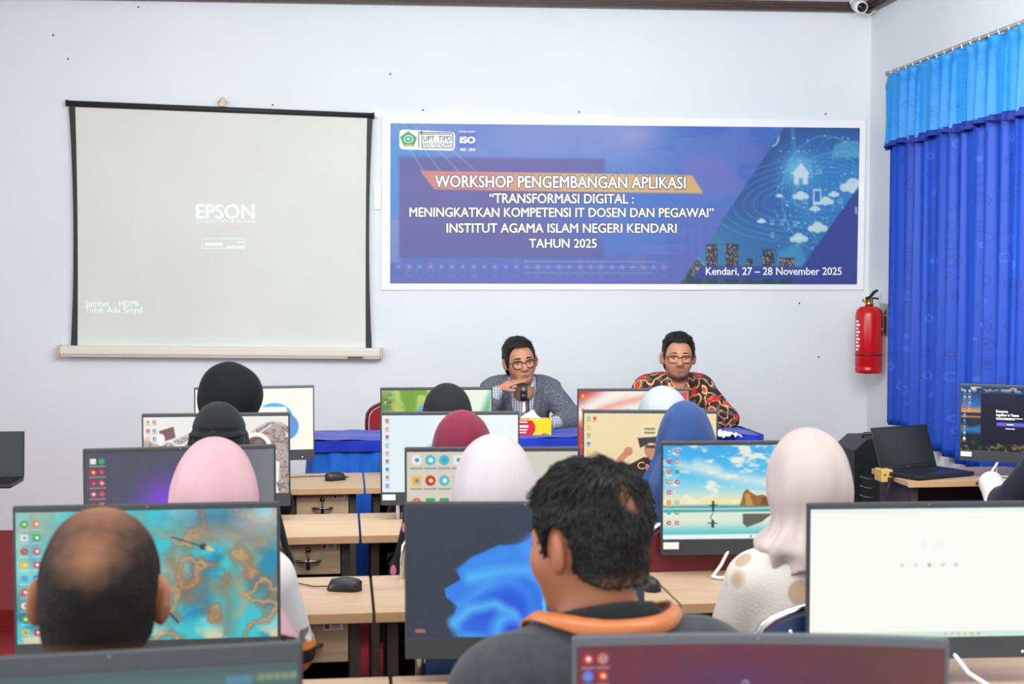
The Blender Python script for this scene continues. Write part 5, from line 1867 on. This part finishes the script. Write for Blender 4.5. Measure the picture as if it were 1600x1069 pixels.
# ------------------------------------------------------------------ people
def plaid_mat(name, c0, c1, c2, sc, ang=0.0):
    m, nt, b = new_mat(name)
    b.inputs['Roughness'].default_value = .85
    tc = nt.nodes.new('ShaderNodeTexCoord')
    prev = None
    for k, ax in enumerate(('X', 'Z')):
        w = nt.nodes.new('ShaderNodeTexWave')
        w.bands_direction = ax
        w.inputs['Scale'].default_value = sc
        w.inputs['Distortion'].default_value = .6
        nt.links.new(tc.outputs['Object'], w.inputs['Vector'])
        r = nt.nodes.new('ShaderNodeValToRGB')
        r.color_ramp.elements[0].position = .35; r.color_ramp.elements[1].position = .6
        nt.links.new(w.outputs['Fac'], r.inputs['Fac'])
        mx = nt.nodes.new('ShaderNodeMix'); mx.data_type = 'RGBA'
        mx.inputs[6].default_value = L4(c0); mx.inputs[7].default_value = L4((c1, c2)[k])
        if prev: nt.links.new(prev.outputs[2], mx.inputs[6])
        ml = nt.nodes.new('ShaderNodeMath'); ml.operation = 'MULTIPLY'; ml.inputs[1].default_value = (.75, .5)[k]
        nt.links.new(r.outputs['Color'], ml.inputs[0]); nt.links.new(ml.outputs[0], mx.inputs[0])
        prev = mx
    nt.links.new(prev.outputs[2], b.inputs['Base Color'])
    return m
def stripe_mat(name, c0, c1, sc):
    m, nt, b = new_mat(name)
    b.inputs['Roughness'].default_value = .8
    tc = nt.nodes.new('ShaderNodeTexCoord')
    w = nt.nodes.new('ShaderNodeTexWave'); w.bands_direction = 'DIAGONAL'
    w.inputs['Scale'].default_value = sc; w.inputs['Distortion'].default_value = 2.5; w.inputs['Detail Scale'].default_value = 1.5
    r = nt.nodes.new('ShaderNodeValToRGB')
    r.color_ramp.elements[0].color = L4(c0); r.color_ramp.elements[1].color = L4(c1)
    r.color_ramp.elements[0].position = .45; r.color_ramp.elements[1].position = .62
    nt.links.new(tc.outputs['Object'], w.inputs['Vector']); nt.links.new(w.outputs['Fac'], r.inputs['Fac']); nt.links.new(r.outputs['Color'], b.inputs['Base Color'])
    return m
def spot_mat(name, c0, c1, sc, size, rnd=1.0, bump=None):
    m, nt, b = new_mat(name)
    b.inputs['Roughness'].default_value = .9
    tc = nt.nodes.new('ShaderNodeTexCoord')
    v = nt.nodes.new('ShaderNodeTexVoronoi'); v.inputs['Scale'].default_value = sc; v.inputs['Randomness'].default_value = rnd
    r = nt.nodes.new('ShaderNodeValToRGB')
    r.color_ramp.elements[0].color = L4(c1); r.color_ramp.elements[1].color = L4(c0)
    r.color_ramp.elements[0].position = size; r.color_ramp.elements[1].position = size+.06
    nt.links.new(tc.outputs['Object'], v.inputs['Vector']); nt.links.new(v.outputs['Distance'], r.inputs['Fac']); nt.links.new(r.outputs['Color'], b.inputs['Base Color'])
    if bump:
        n2 = nt.nodes.new('ShaderNodeTexNoise'); n2.inputs['Scale'].default_value = bump[0]
        bp = nt.nodes.new('ShaderNodeBump'); bp.inputs['Strength'].default_value = bump[1]; bp.inputs['Distance'].default_value = bump[2]
        nt.links.new(tc.outputs['Object'], n2.inputs['Vector']); nt.links.new(n2.outputs['Fac'], bp.inputs['Height']); nt.links.new(bp.outputs['Normal'], b.inputs['Normal'])
    return m
M['batik'] = mat_attr('batik_cloth', .8)
def batik_tint(V):
    p = V.astype(np.float32)
    a, b, c_ = wave3(p, 76, 3), wave3(p, 120, 8), wave3(p, 64, 5)
    o = np.ones((len(V), 3))*lin((38, 28, 27))
    def put(m, col): o[m] = lin(col)
    put(b > .25, (92, 78, 78))
    put((np.abs(a) < .10), (214, 104, 50))
    put((np.abs(a-.04) < .045), (244, 204, 136))
    put((c_ > .46), (182, 30, 28))
    put((c_ > .46) & (np.abs(b) < .10), (232, 120, 60))
    put((c_ < -.50), (196, 62, 38))
    put((np.abs(c_+.47) < .05), (240, 196, 130))
    return o

def seat(fig, label, dx=0.0, pad='navypad'):
    h = fig.s
    return chair(fig.loc[0]+dx, fig.loc[1], fig.rz, label, pad=pad)
def scale_for(pt, z0, topz):
    return (pt[2]-z0-.43)/(topz-.43)

# --- the man in the blazer
pt = crown(809, 524.5, 7.93)
ln = .12
g1 = Figure('man in a grey blazer and black glasses resting his chin on his hand', pt, math.pi+.02, DAIS, 1, (-4, 7, 2), 1.06, ln, .36, (190, 134, 108), 0.0,
            res=.0045, sh=.165, sink=.09, fwd=.06, extra=.018, rarm=lambda zl: dict(sh=(.165, ln-.01, .93), el=(.245, ln+.21, zl(TZ+.05)), wr=(.158, ln+.215, zl(1.076)), d=(-.87, -.04, .44), palm=(-.35, -.2, -.9), curl=.34, side=-1),
            larm=lambda zl: dict(sh=(-.165, ln-.01, .93), el=(-.275, ln+.15, zl(TZ+.045)), wr=(-.13, ln+.27, zl(TZ+.036)), d=(.85, .3, 0), palm=(0, 0, -1), curl=.3), wide=.98)
g1.face(heavy=1.15)
g1.glasses(.0255, .0215, 2.4, mat('black_frame', (28, 24, 24), .25), .0026)
g1.hair([(-.13, -.085), (-.06, -.08), (-.03, -.045), (-.005, .0), (.02, -.03), (.034, -.02), (.042, .045), (.056, .078), (.1, .09)], M['hair'], .007, .003, .0035, top=.010,
        side=lambda p: .006*np.clip(p[:, 0]/.07, -1, 1))
tweed = mat('grey_tweed', (74, 77, 88), .9, 0, (150, (112, 116, 128)), (300, .4, .001), .1, .2, stretch=(1, 1, .45))
def vee(z0_, w, s0):
    return lambda p: np.minimum(s0+(p[:, 2]-z0_)*w-np.abs(p[:, 0]), p[:, 1]-(ln*.6))
strands(g1, g1.o.children[-1], 700, .02, M['hair'], .2, keep=lambda p: p[2] > g1.hc[2]+.055)
g1.top(plaid_mat('plaid_shirt', (214, 214, 216), (96, 112, 150), (120, 130, 158), 22), 'shirt', .007, .47, 1.02, -.012, fold=.001, res=.006)
vg = vee(.60, .16, .018)
def lapel(p): return vg(p)
bl = U(.03, g1.trunk, *g1.armf)
def blazer(p):
    v = vg(p)
    band = np.exp(-((v+.022)/.022)**4)*(p[:, 1] > ln*.6)*(p[:, 2] > .66)
    col_ = np.exp(-((p[:, 2]-.985)/.022)**2)*(p[:, 1] < ln+.02)
    return bl(p)-.020-.005*band-.006*col_+.003*wave3(p, 30, 4)+.0022*wave3(p, 75, 2)
cuts = [vg, lambda p: .48-p[:, 2], lambda p: p[:, 2]-1.03]
for kk in (-1, 1):
    a_ = g1.A[kk]
    w_ = np.array(a_['wr'], np.float32); d_ = w_-np.array(a_['el'], np.float32); d_ /= np.linalg.norm(d_)
    cuts.append(lambda p, w=w_, d=d_: np.minimum(((p-w) @ d)+.045, .16-np.sqrt(((p-w)**2).sum(1))))
grown('blazer', cut(blazer, *cuts), g1.lo, g1.hi, .0055, tweed, g1.o)
g1.garment('shirt_collar', [g1.torso[4]], M['paper'], o=.012, cuts=[lambda p: .965-p[:, 2], lambda p: p[:, 2]-1.02-.25*(ln+.02-p[:, 1]), lambda p: np.minimum(.012+(p[:, 2]-.96)*.5-np.abs(p[:, 0]), p[:, 1]-ln)], fold=0, res=.004)
g1.trousers(mat('black_trousers', (30, 30, 34), .85)); g1.shoes()
t = chair(g1.loc[0], g1.loc[1], g1.rz, 'red padded chair under the man in the grey blazer', DAIS, 'red chairs behind the blue table', 'redcloth')

# --- the man in the batik shirt
pt = crown(1060, 517, 7.93)
g2 = Figure('man in a red and black batik shirt with square glasses and a goatee', pt, math.pi+.06, DAIS, 1, (-1, -1, -11), 1.04, .10, .36, (190, 134, 106), .85,
            res=.0045, sh=.175, sink=.085, fwd=.05, extra=.02, larm=lambda zl: dict(sh=(-.165, .09, .93), el=(-.255, .24, zl(TZ+.045)), wr=(-.06, .38, zl(TZ+.036)), d=(.8, .5, 0), palm=(0, 0, -1), curl=.3),
            rarm=lambda zl: dict(sh=(.165, .09, .93), el=(.255, .24, zl(TZ+.045)), wr=(.1, .36, zl(TZ+.036)), d=(-.8, .5, 0), palm=(0, 0, -1), curl=.3), wide=1.0)
g2.face(heavy=.9)
g2.glasses(.027, .0185, 3.6, mat('grey_frame', (52, 46, 46), .3), .0024)
g2.hair([(-.13, -.085), (-.06, -.08), (-.03, -.045), (-.005, .0), (.02, -.02), (.032, -.005), (.040, .045), (.054, .078), (.1, .09)], M['hair'], .006, .004, .0035, top=.012)
strands(g2, g2.o.children[-1], 900, .016, M['hair'], .7, keep=lambda p: p[2] > g2.hc[2]+.06)
g2.top(M['batik'], 'batik_shirt', .018, .46, 1.03, -.005, fold=.004, fs=24, res=.0055, tint=batik_tint, extra=[lambda p: np.minimum(.004+(p[:, 2]-.90)*.42-np.abs(p[:, 0]), p[:, 1]-.1)])
g2.garment('batik_collar', [g2.torso[4]], M['batik'], o=.017, cuts=[lambda p: .955-p[:, 2], lambda p: p[:, 2]-1.02-.2*(.12-p[:, 1]), lambda p: np.minimum(.016+(p[:, 2]-.95)*.75-np.abs(p[:, 0]), p[:, 1]-.09)], fold=0, res=.004, tint=batik_tint)
g2.trousers(mat('dark_trousers', (34, 34, 40), .85)); g2.shoes()
t = chair(g2.loc[0], g2.loc[1], g2.rz, 'red padded chair under the man in the batik shirt', DAIS, 'red chairs behind the blue table', 'redcloth')

# --- the audience, seen from behind
AUD = 'people seated at the computers'
def woman(label, px, py, d, scarf, hj, gown, gname='blouse', rz=0.0, hrot=(-6, 0, 0), gkw=None, skin=SKIN, top_extra=.034, lower=None, reach=.33, hs=1.0, seat_label=None, dx=0.0, seat_pad='navypad', **fk):
    pt = crown(px, py, d)
    f = Figure(label, pt, rz, 0, 1, hrot, hs, .07, reach, skin, 0, True, .0085, detail=True, group=AUD, sh=.155, extra=top_extra, **fk)
    f.face(heavy=.7)
    kw = dict(fold=.005, res=.009, o=.022); kw.update(gkw or {})
    f.top(gown, gname, **kw)
    f.skirt(lower or gown); f.shoes()
    f.hijab(scarf, **hj)
    seat(f, seat_label, dx, seat_pad)
    return f
blackcl = mat('black_scarf_cloth', (20, 21, 24), .85, 0, None, (300, .2, .0006), .05, .15)
blackcl2 = mat('black_gown_cloth', (17, 17, 19), .85, 0, None, (260, .2, .0006), .05, .15)
# row nearest the blue table
w5l = woman('tall woman in a round black headscarf before the cream screen', 357, 566, 6.05, blackcl,
            dict(wx=.134, wy=.14, wz=.146, neck=.088, hem=.80, flare=.20, bun=(.066, -.05, .02, .082, .08, .085), fold=.004, nf=11, seed=2), blackcl2, 'black_gown', rz=-.05, seat_label='navy folding chair under the tall woman in the round black headscarf')
w5m = woman('woman in a smooth black headscarf before the green bird wallpaper', 698, 596, 5.85, mat('matte_black_scarf', (30, 31, 34), .85, 0, None, (300, .2, .0006), .05, .15),
            dict(wx=.114, wy=.125, wz=.138, neck=.09, hem=.82, flare=.19, seed=3), blackcl2, 'dark_blouse', seat_label='navy folding chair under the woman before the bird wallpaper')
w5r = woman('woman in a pale grey headscarf before the red and white screen', 1036, 601, 5.9, scarf_cloth('pale_grey_scarf', (160, 164, 176), (152, 156, 168)),
            dict(wx=.120, wy=.125, wz=.138, neck=.09, hem=.82, flare=.19, seed=4), cloth('grey_blouse_cloth', (120, 124, 136)), 'grey_blouse', seat_label='navy folding chair under the woman in the pale grey headscarf')
# second row
w4l = woman('woman in a tied black headscarf and wide black cape before the moon wallpaper', 341, 627, 4.8, mat('tied_black_scarf', (24, 25, 28), .8, 0, None, (300, .2, .0006), .08, .2),
            dict(wx=.106, wy=.125, wz=.142, neck=.125, straight=.012, hem=.62, flare=.33, depth=.7, fold=.010, nf=13, seed=5, knot=(1.245, .006)), blackcl2, 'black_cape', seat_label='navy folding chair under the woman in the wide black cape')
mb = MB()
for k in range(5):
    pass
hc_ = w4l.hc
mb.tube([hc_+np.array((-.012, -.128, .05)), hc_+np.array((-.004, -.142, .03)), hc_+np.array((.006, -.139, -.01)), hc_+np.array((.012, -.134, -.05))], [.010, .016, .014, .006], 10)
mb.tube([hc_+np.array((.0, -.14, .03)), hc_+np.array((.03, -.140, -.01)), hc_+np.array((.055, -.13, -.06))], [.009, .008, .003], 8)
mb.tube([hc_+np.array((.1035*math.sin(a), -.008-.1225*math.cos(a), .035-.008*math.cos(a))) for a in np.linspace(-1.3, 1.3, 15)], .0055, 8)
mb.obj('scarf_knot', blackcl, w4l.o)
w4m = woman('woman in a maroon headscarf and black dress with pink flowers', 722, 639, 4.75, scarf_cloth('maroon_scarf', (118, 34, 60), (110, 30, 54)),
            dict(wx=.114, wy=.125, wz=.140, neck=.095, hem=.84, flare=.18, seed=6), spot_mat('pink_flower_cloth', (20, 19, 23), (226, 120, 160), 11, .20), 'floral_dress', seat_label='navy folding chair under the woman in the maroon headscarf')
w4r = woman('woman in a pointed navy headscarf and blue striped dress', 1070, 627, 4.85, scarf_cloth('navy_scarf', (44, 70, 122), (38, 62, 112)),
            dict(wx=.104, wy=.12, wz=.146, neck=.145, straight=.02, hem=.90, flare=.20, fold=.006, nf=11, seed=7), stripe_mat('blue_striped_cloth', (34, 62, 140), (150, 176, 224), 26), 'striped_dress', seat_pad='maroonpad', seat_label='dark red folding chair under the woman in the navy headscarf')
# third row
pinkg = mat_attr('white_gown_with_band', .85)
def band_tint(V):
    o = np.ones((len(V), 3))*lin((218, 215, 218))
    p = V.astype(np.float32)
    m = (V[:, 2] < .80) & (np.abs(V[:, 0]) > .15)
    a, b = wave3(p, 90, 2), wave3(p, 140, 5)
    z = V[:, 2]
    o[m] = lin((206, 196, 190))
    o[m & (a > .15)] = lin((120, 112, 116))
    o[m & (b > .4)] = lin((240, 236, 230))
    for z0_, z1_, c_ in ((.795, .805, (226, 130, 50)), (.735, .752, (226, 130, 50)), (.69, .735, (26, 24, 28)), (.672, .69, (226, 130, 50))):
        o[m & (z > z0_) & (z < z1_)] = lin(c_)
    return o
w3l = woman('woman in a pink headscarf and white gown with an orange patterned cuff', 335, 684, 3.7, scarf_cloth('pink_scarf', (206, 168, 176), (199, 156, 167)),
            dict(wx=.117, wy=.13, wz=.146, neck=.125, straight=.022, hem=.80, flare=.265, fold=.004, nf=9, seed=8), pinkg, 'white_gown', gkw=dict(tint=band_tint, o=.03, res=.008, cuff=.02, fold=.006, fs=18), dx=-.08, seat_label='navy folding chair under the woman in the pink headscarf')
w3m = woman('woman in a plain white headscarf before the beige screen', 772, 677, 3.7, scarf_cloth('white_scarf', (200, 191, 194), (192, 182, 186)),
            dict(wx=.112, wy=.125, wz=.142, neck=.105, straight=.018, hem=.86, flare=.20, fold=.004, nf=9, seed=9), cloth('white_blouse_cloth', (222, 212, 216)), 'white_blouse', elb=-.02, seat_label='navy folding chair under the woman in the white headscarf')
w3r = woman('woman in a cream headscarf and cream sweater with beige hearts', 1263, 667, 3.62, scarf_cloth('cream_scarf', (196, 181, 178), (186, 169, 167)),
            dict(wx=.113, wy=.125, wz=.143, neck=.085, hem=.975, flare=.15, depth=.95, cowl=(.155, .13, .045), fold=.0065, nf=13, seed=10), spot_mat('heart_knit', (214, 207, 201), (184, 158, 134), 9, .30, .6, (140, .5, .003)), 'knit_sweater',
            gkw=dict(o=.028, fold=.008, fs=16), rz=-.06, lower=cloth('beige_skirt_cloth', (190, 176, 164)), seat_label='navy padded folding chair with chrome rim behind the cream sweater')
# by the curtain
wr = woman('person in a dark navy headscarf and white sleeve cut by the right edge', 1664, 588, 6.05, cloth('dark_navy_scarf', (28, 29, 44)),
           dict(wx=.112, wy=.125, wz=.142, neck=.12, hem=.66, flare=.30, depth=.75, fold=.006, seed=11), cloth('dark_navy_gown', (26, 27, 40)), 'navy_gown',
           larm=lambda zl: dict(sh=(-.155, .06, .94), el=(-.27, .15, .735), wr=(-.25, .33, zl(.785)), d=(.1, 1, 0), palm=(0, 0, -1), curl=.4), seat_label='navy folding chair under the person at the right edge')

wr.garment('white_sleeve', [wr.armf[0]], cloth('white_sleeve_cloth', (222, 214, 216)), o=.032, cuts=[lambda p: .20-p[:, 1], lambda p: p[:, 1]-.355, lambda p: p[:, 2]-.9], fold=.004, res=.008)

# --- the two men in the fourth row
pt = crown(160, 790, 2.2)
m2l = Figure('balding man with cropped black hair facing the turquoise marbled screen', pt, .0, 0, 1, (-10, 1, 1), 1.10, -.02, .42, (164, 104, 74), 0, res=.006, group=AUD, sh=.17, extra=.008, sink=.03, fwd=.04)
m2l.face()
def bald_tint(V):
    n1, n2 = .5+.5*wave3(V.astype(np.float32), 110, 2), .5+.5*wave3(V.astype(np.float32), 260, 4)
    q = np.exp(-((V[:, 0]-.002)/.046)**2-((V[:, 1]+.022)/.060)**2)*sstep(.035, .085, V[:, 2])
    q = q+.8*np.exp(-((V[:, 0]+.004)/.04)**2-((V[:, 2]-.052)/.032)**2)*(V[:, 1] < -.05)
    q = np.clip(q*1.15-.30*n1*n2, 0, 1)
    q = np.maximum(q, .75*sstep(-.055, -.085, V[:, 2]))
    q = q[:, None]
    base = lin((28, 25, 25))*(1-.3*n1[:, None])+lin((52, 44, 42))*.3*n1[:, None]
    return base*(1-q)+lin((150, 104, 80))*q
m2l.hair([(-.13, -.082), (-.06, -.080), (-.03, -.055), (-.005, .0), (.02, -.03), (.034, -.005), (.042, .035), (.055, .07), (.1, .085)], M['hair_tint'], .0055, .0012, .0035, bald_tint)
strands(m2l, m2l.o.children[-1], 2600, .008, M['hair'], .6, wd=.0012, keep=lambda p: p[2] < m2l.hc[2]+.03)
m2l.top(cloth('dark_polo_cloth', (64, 70, 84)), 'polo_shirt', .016, .46, 1.03, .0)
m2l.garment('polo_collar', [m2l.neckf], cloth('dark_collar_cloth', (54, 60, 74)), o=.012, cuts=[lambda p: .965-p[:, 2], lambda p: p[:, 2]-1.06+.3*(p[:, 1]-.03)], fold=0, res=.005)
m2l.trousers(cloth('grey_trousers', (60, 60, 64))); m2l.shoes()
seat(m2l, 'navy folding chair under the balding man')

pt = crown(922, 713, 2.36)
m2m = Figure('man with thick black hair in a charcoal shirt and orange lanyard, turned left', pt, math.radians(14), 0, 1, (-6, 2, 24), .90, .09, .42, (172, 108, 78), 0, res=.006, group=AUD, sh=.17, extra=.022, sink=.05, fwd=.0)
m2m.face()
def whorl(V):
    return np.exp(-((V[:, 0]+.020+.25*(V[:, 2]-.07))/.011)**2-((V[:, 2]-.072)/.020)**2)*(V[:, 1] < 0)
def whorl_tint(V):
    n1 = .5+.5*wave3(V.astype(np.float32), 180, 2)
    q = np.clip(whorl(V)*1.3-.3*n1, 0, 1)
    q = np.maximum(q, .55*sstep(-.035, -.066, V[:, 2]))[:, None]
    return (lin((22, 20, 20))*(1-.4*n1[:, None])+lin((44, 40, 40))*.4*n1[:, None])*(1-q)+lin((150, 104, 82))*q
m2m.hair([(-.13, -.066), (-.075, -.064), (-.04, -.045), (-.018, -.02), (-.004, .008), (.012, -.02), (.028, -.01), (.040, .035), (.055, .066), (.1, .08)], M['hair_tint'], .007, .004, .0035, whorl_tint, top=.015, nscale=70)
strands(m2m, m2m.o.children[-1], 4600, .020, M['hair'], .38, keep=lambda p: whorl(((p-m2m.hc) @ m2m.R)[None]/m2m.hs)[0] < .4)
char = mat('charcoal_cloth', (58, 61, 66), .85, 0, (60, (66, 69, 74)), (260, .3, .0008), .15, .2)
m2m.top(char, 'charcoal_shirt', .018, .46, 1.04, .0, res=.008)
m2m.garment('black_collar', [m2m.neckf], mat('black_collar_cloth', (26, 27, 31), .8), o=.024, cuts=[lambda p: .965-p[:, 2], lambda p: p[:, 2]-1.068+.40*(p[:, 1]-.03)], fold=0, res=.005)
mb = MB()
vs = []
n_ = 44
lf_ = U(.02, off(m2m.trunk, .022), off(m2m.neckf, .026))
for k in range(n_):                           # laid round the collar, resting on the shirt
    a = 2*math.pi*k/n_
    back = .5+.5*math.cos(a)
    zz = np.linspace(1.14, .6, 400)
    for r_ in (.089, .104):
        r_ += .03*(1-back)**2
        x_, y_ = r_*math.sin(a)*(1+.02*back), .086-r_*math.cos(a)
        pp = np.stack([np.full(400, x_), np.full(400, y_), zz], -1).astype(np.float32)
        hit = lf_(pp) < .0035
        z = float(zz[np.argmax(hit)]) if hit.any() else .93
        vs.append((x_, y_, z))
mb.add(vs, [(2*k, 2*k+1, (2*k+3) % (2*n_), (2*k+2) % (2*n_)) for k in range(n_)], 0, True)
o = mb.obj('lanyard', mat('orange_lanyard', (206, 116, 62), .35), m2m.o)
sm = o.modifiers.new('thickness', 'SOLIDIFY'); sm.thickness = .004; sm.offset = 1
m2m.trousers(cloth('black_jeans', (40, 42, 48))); m2m.shoes()
seat(m2m, 'navy folding chair under the man in the charcoal shirt')
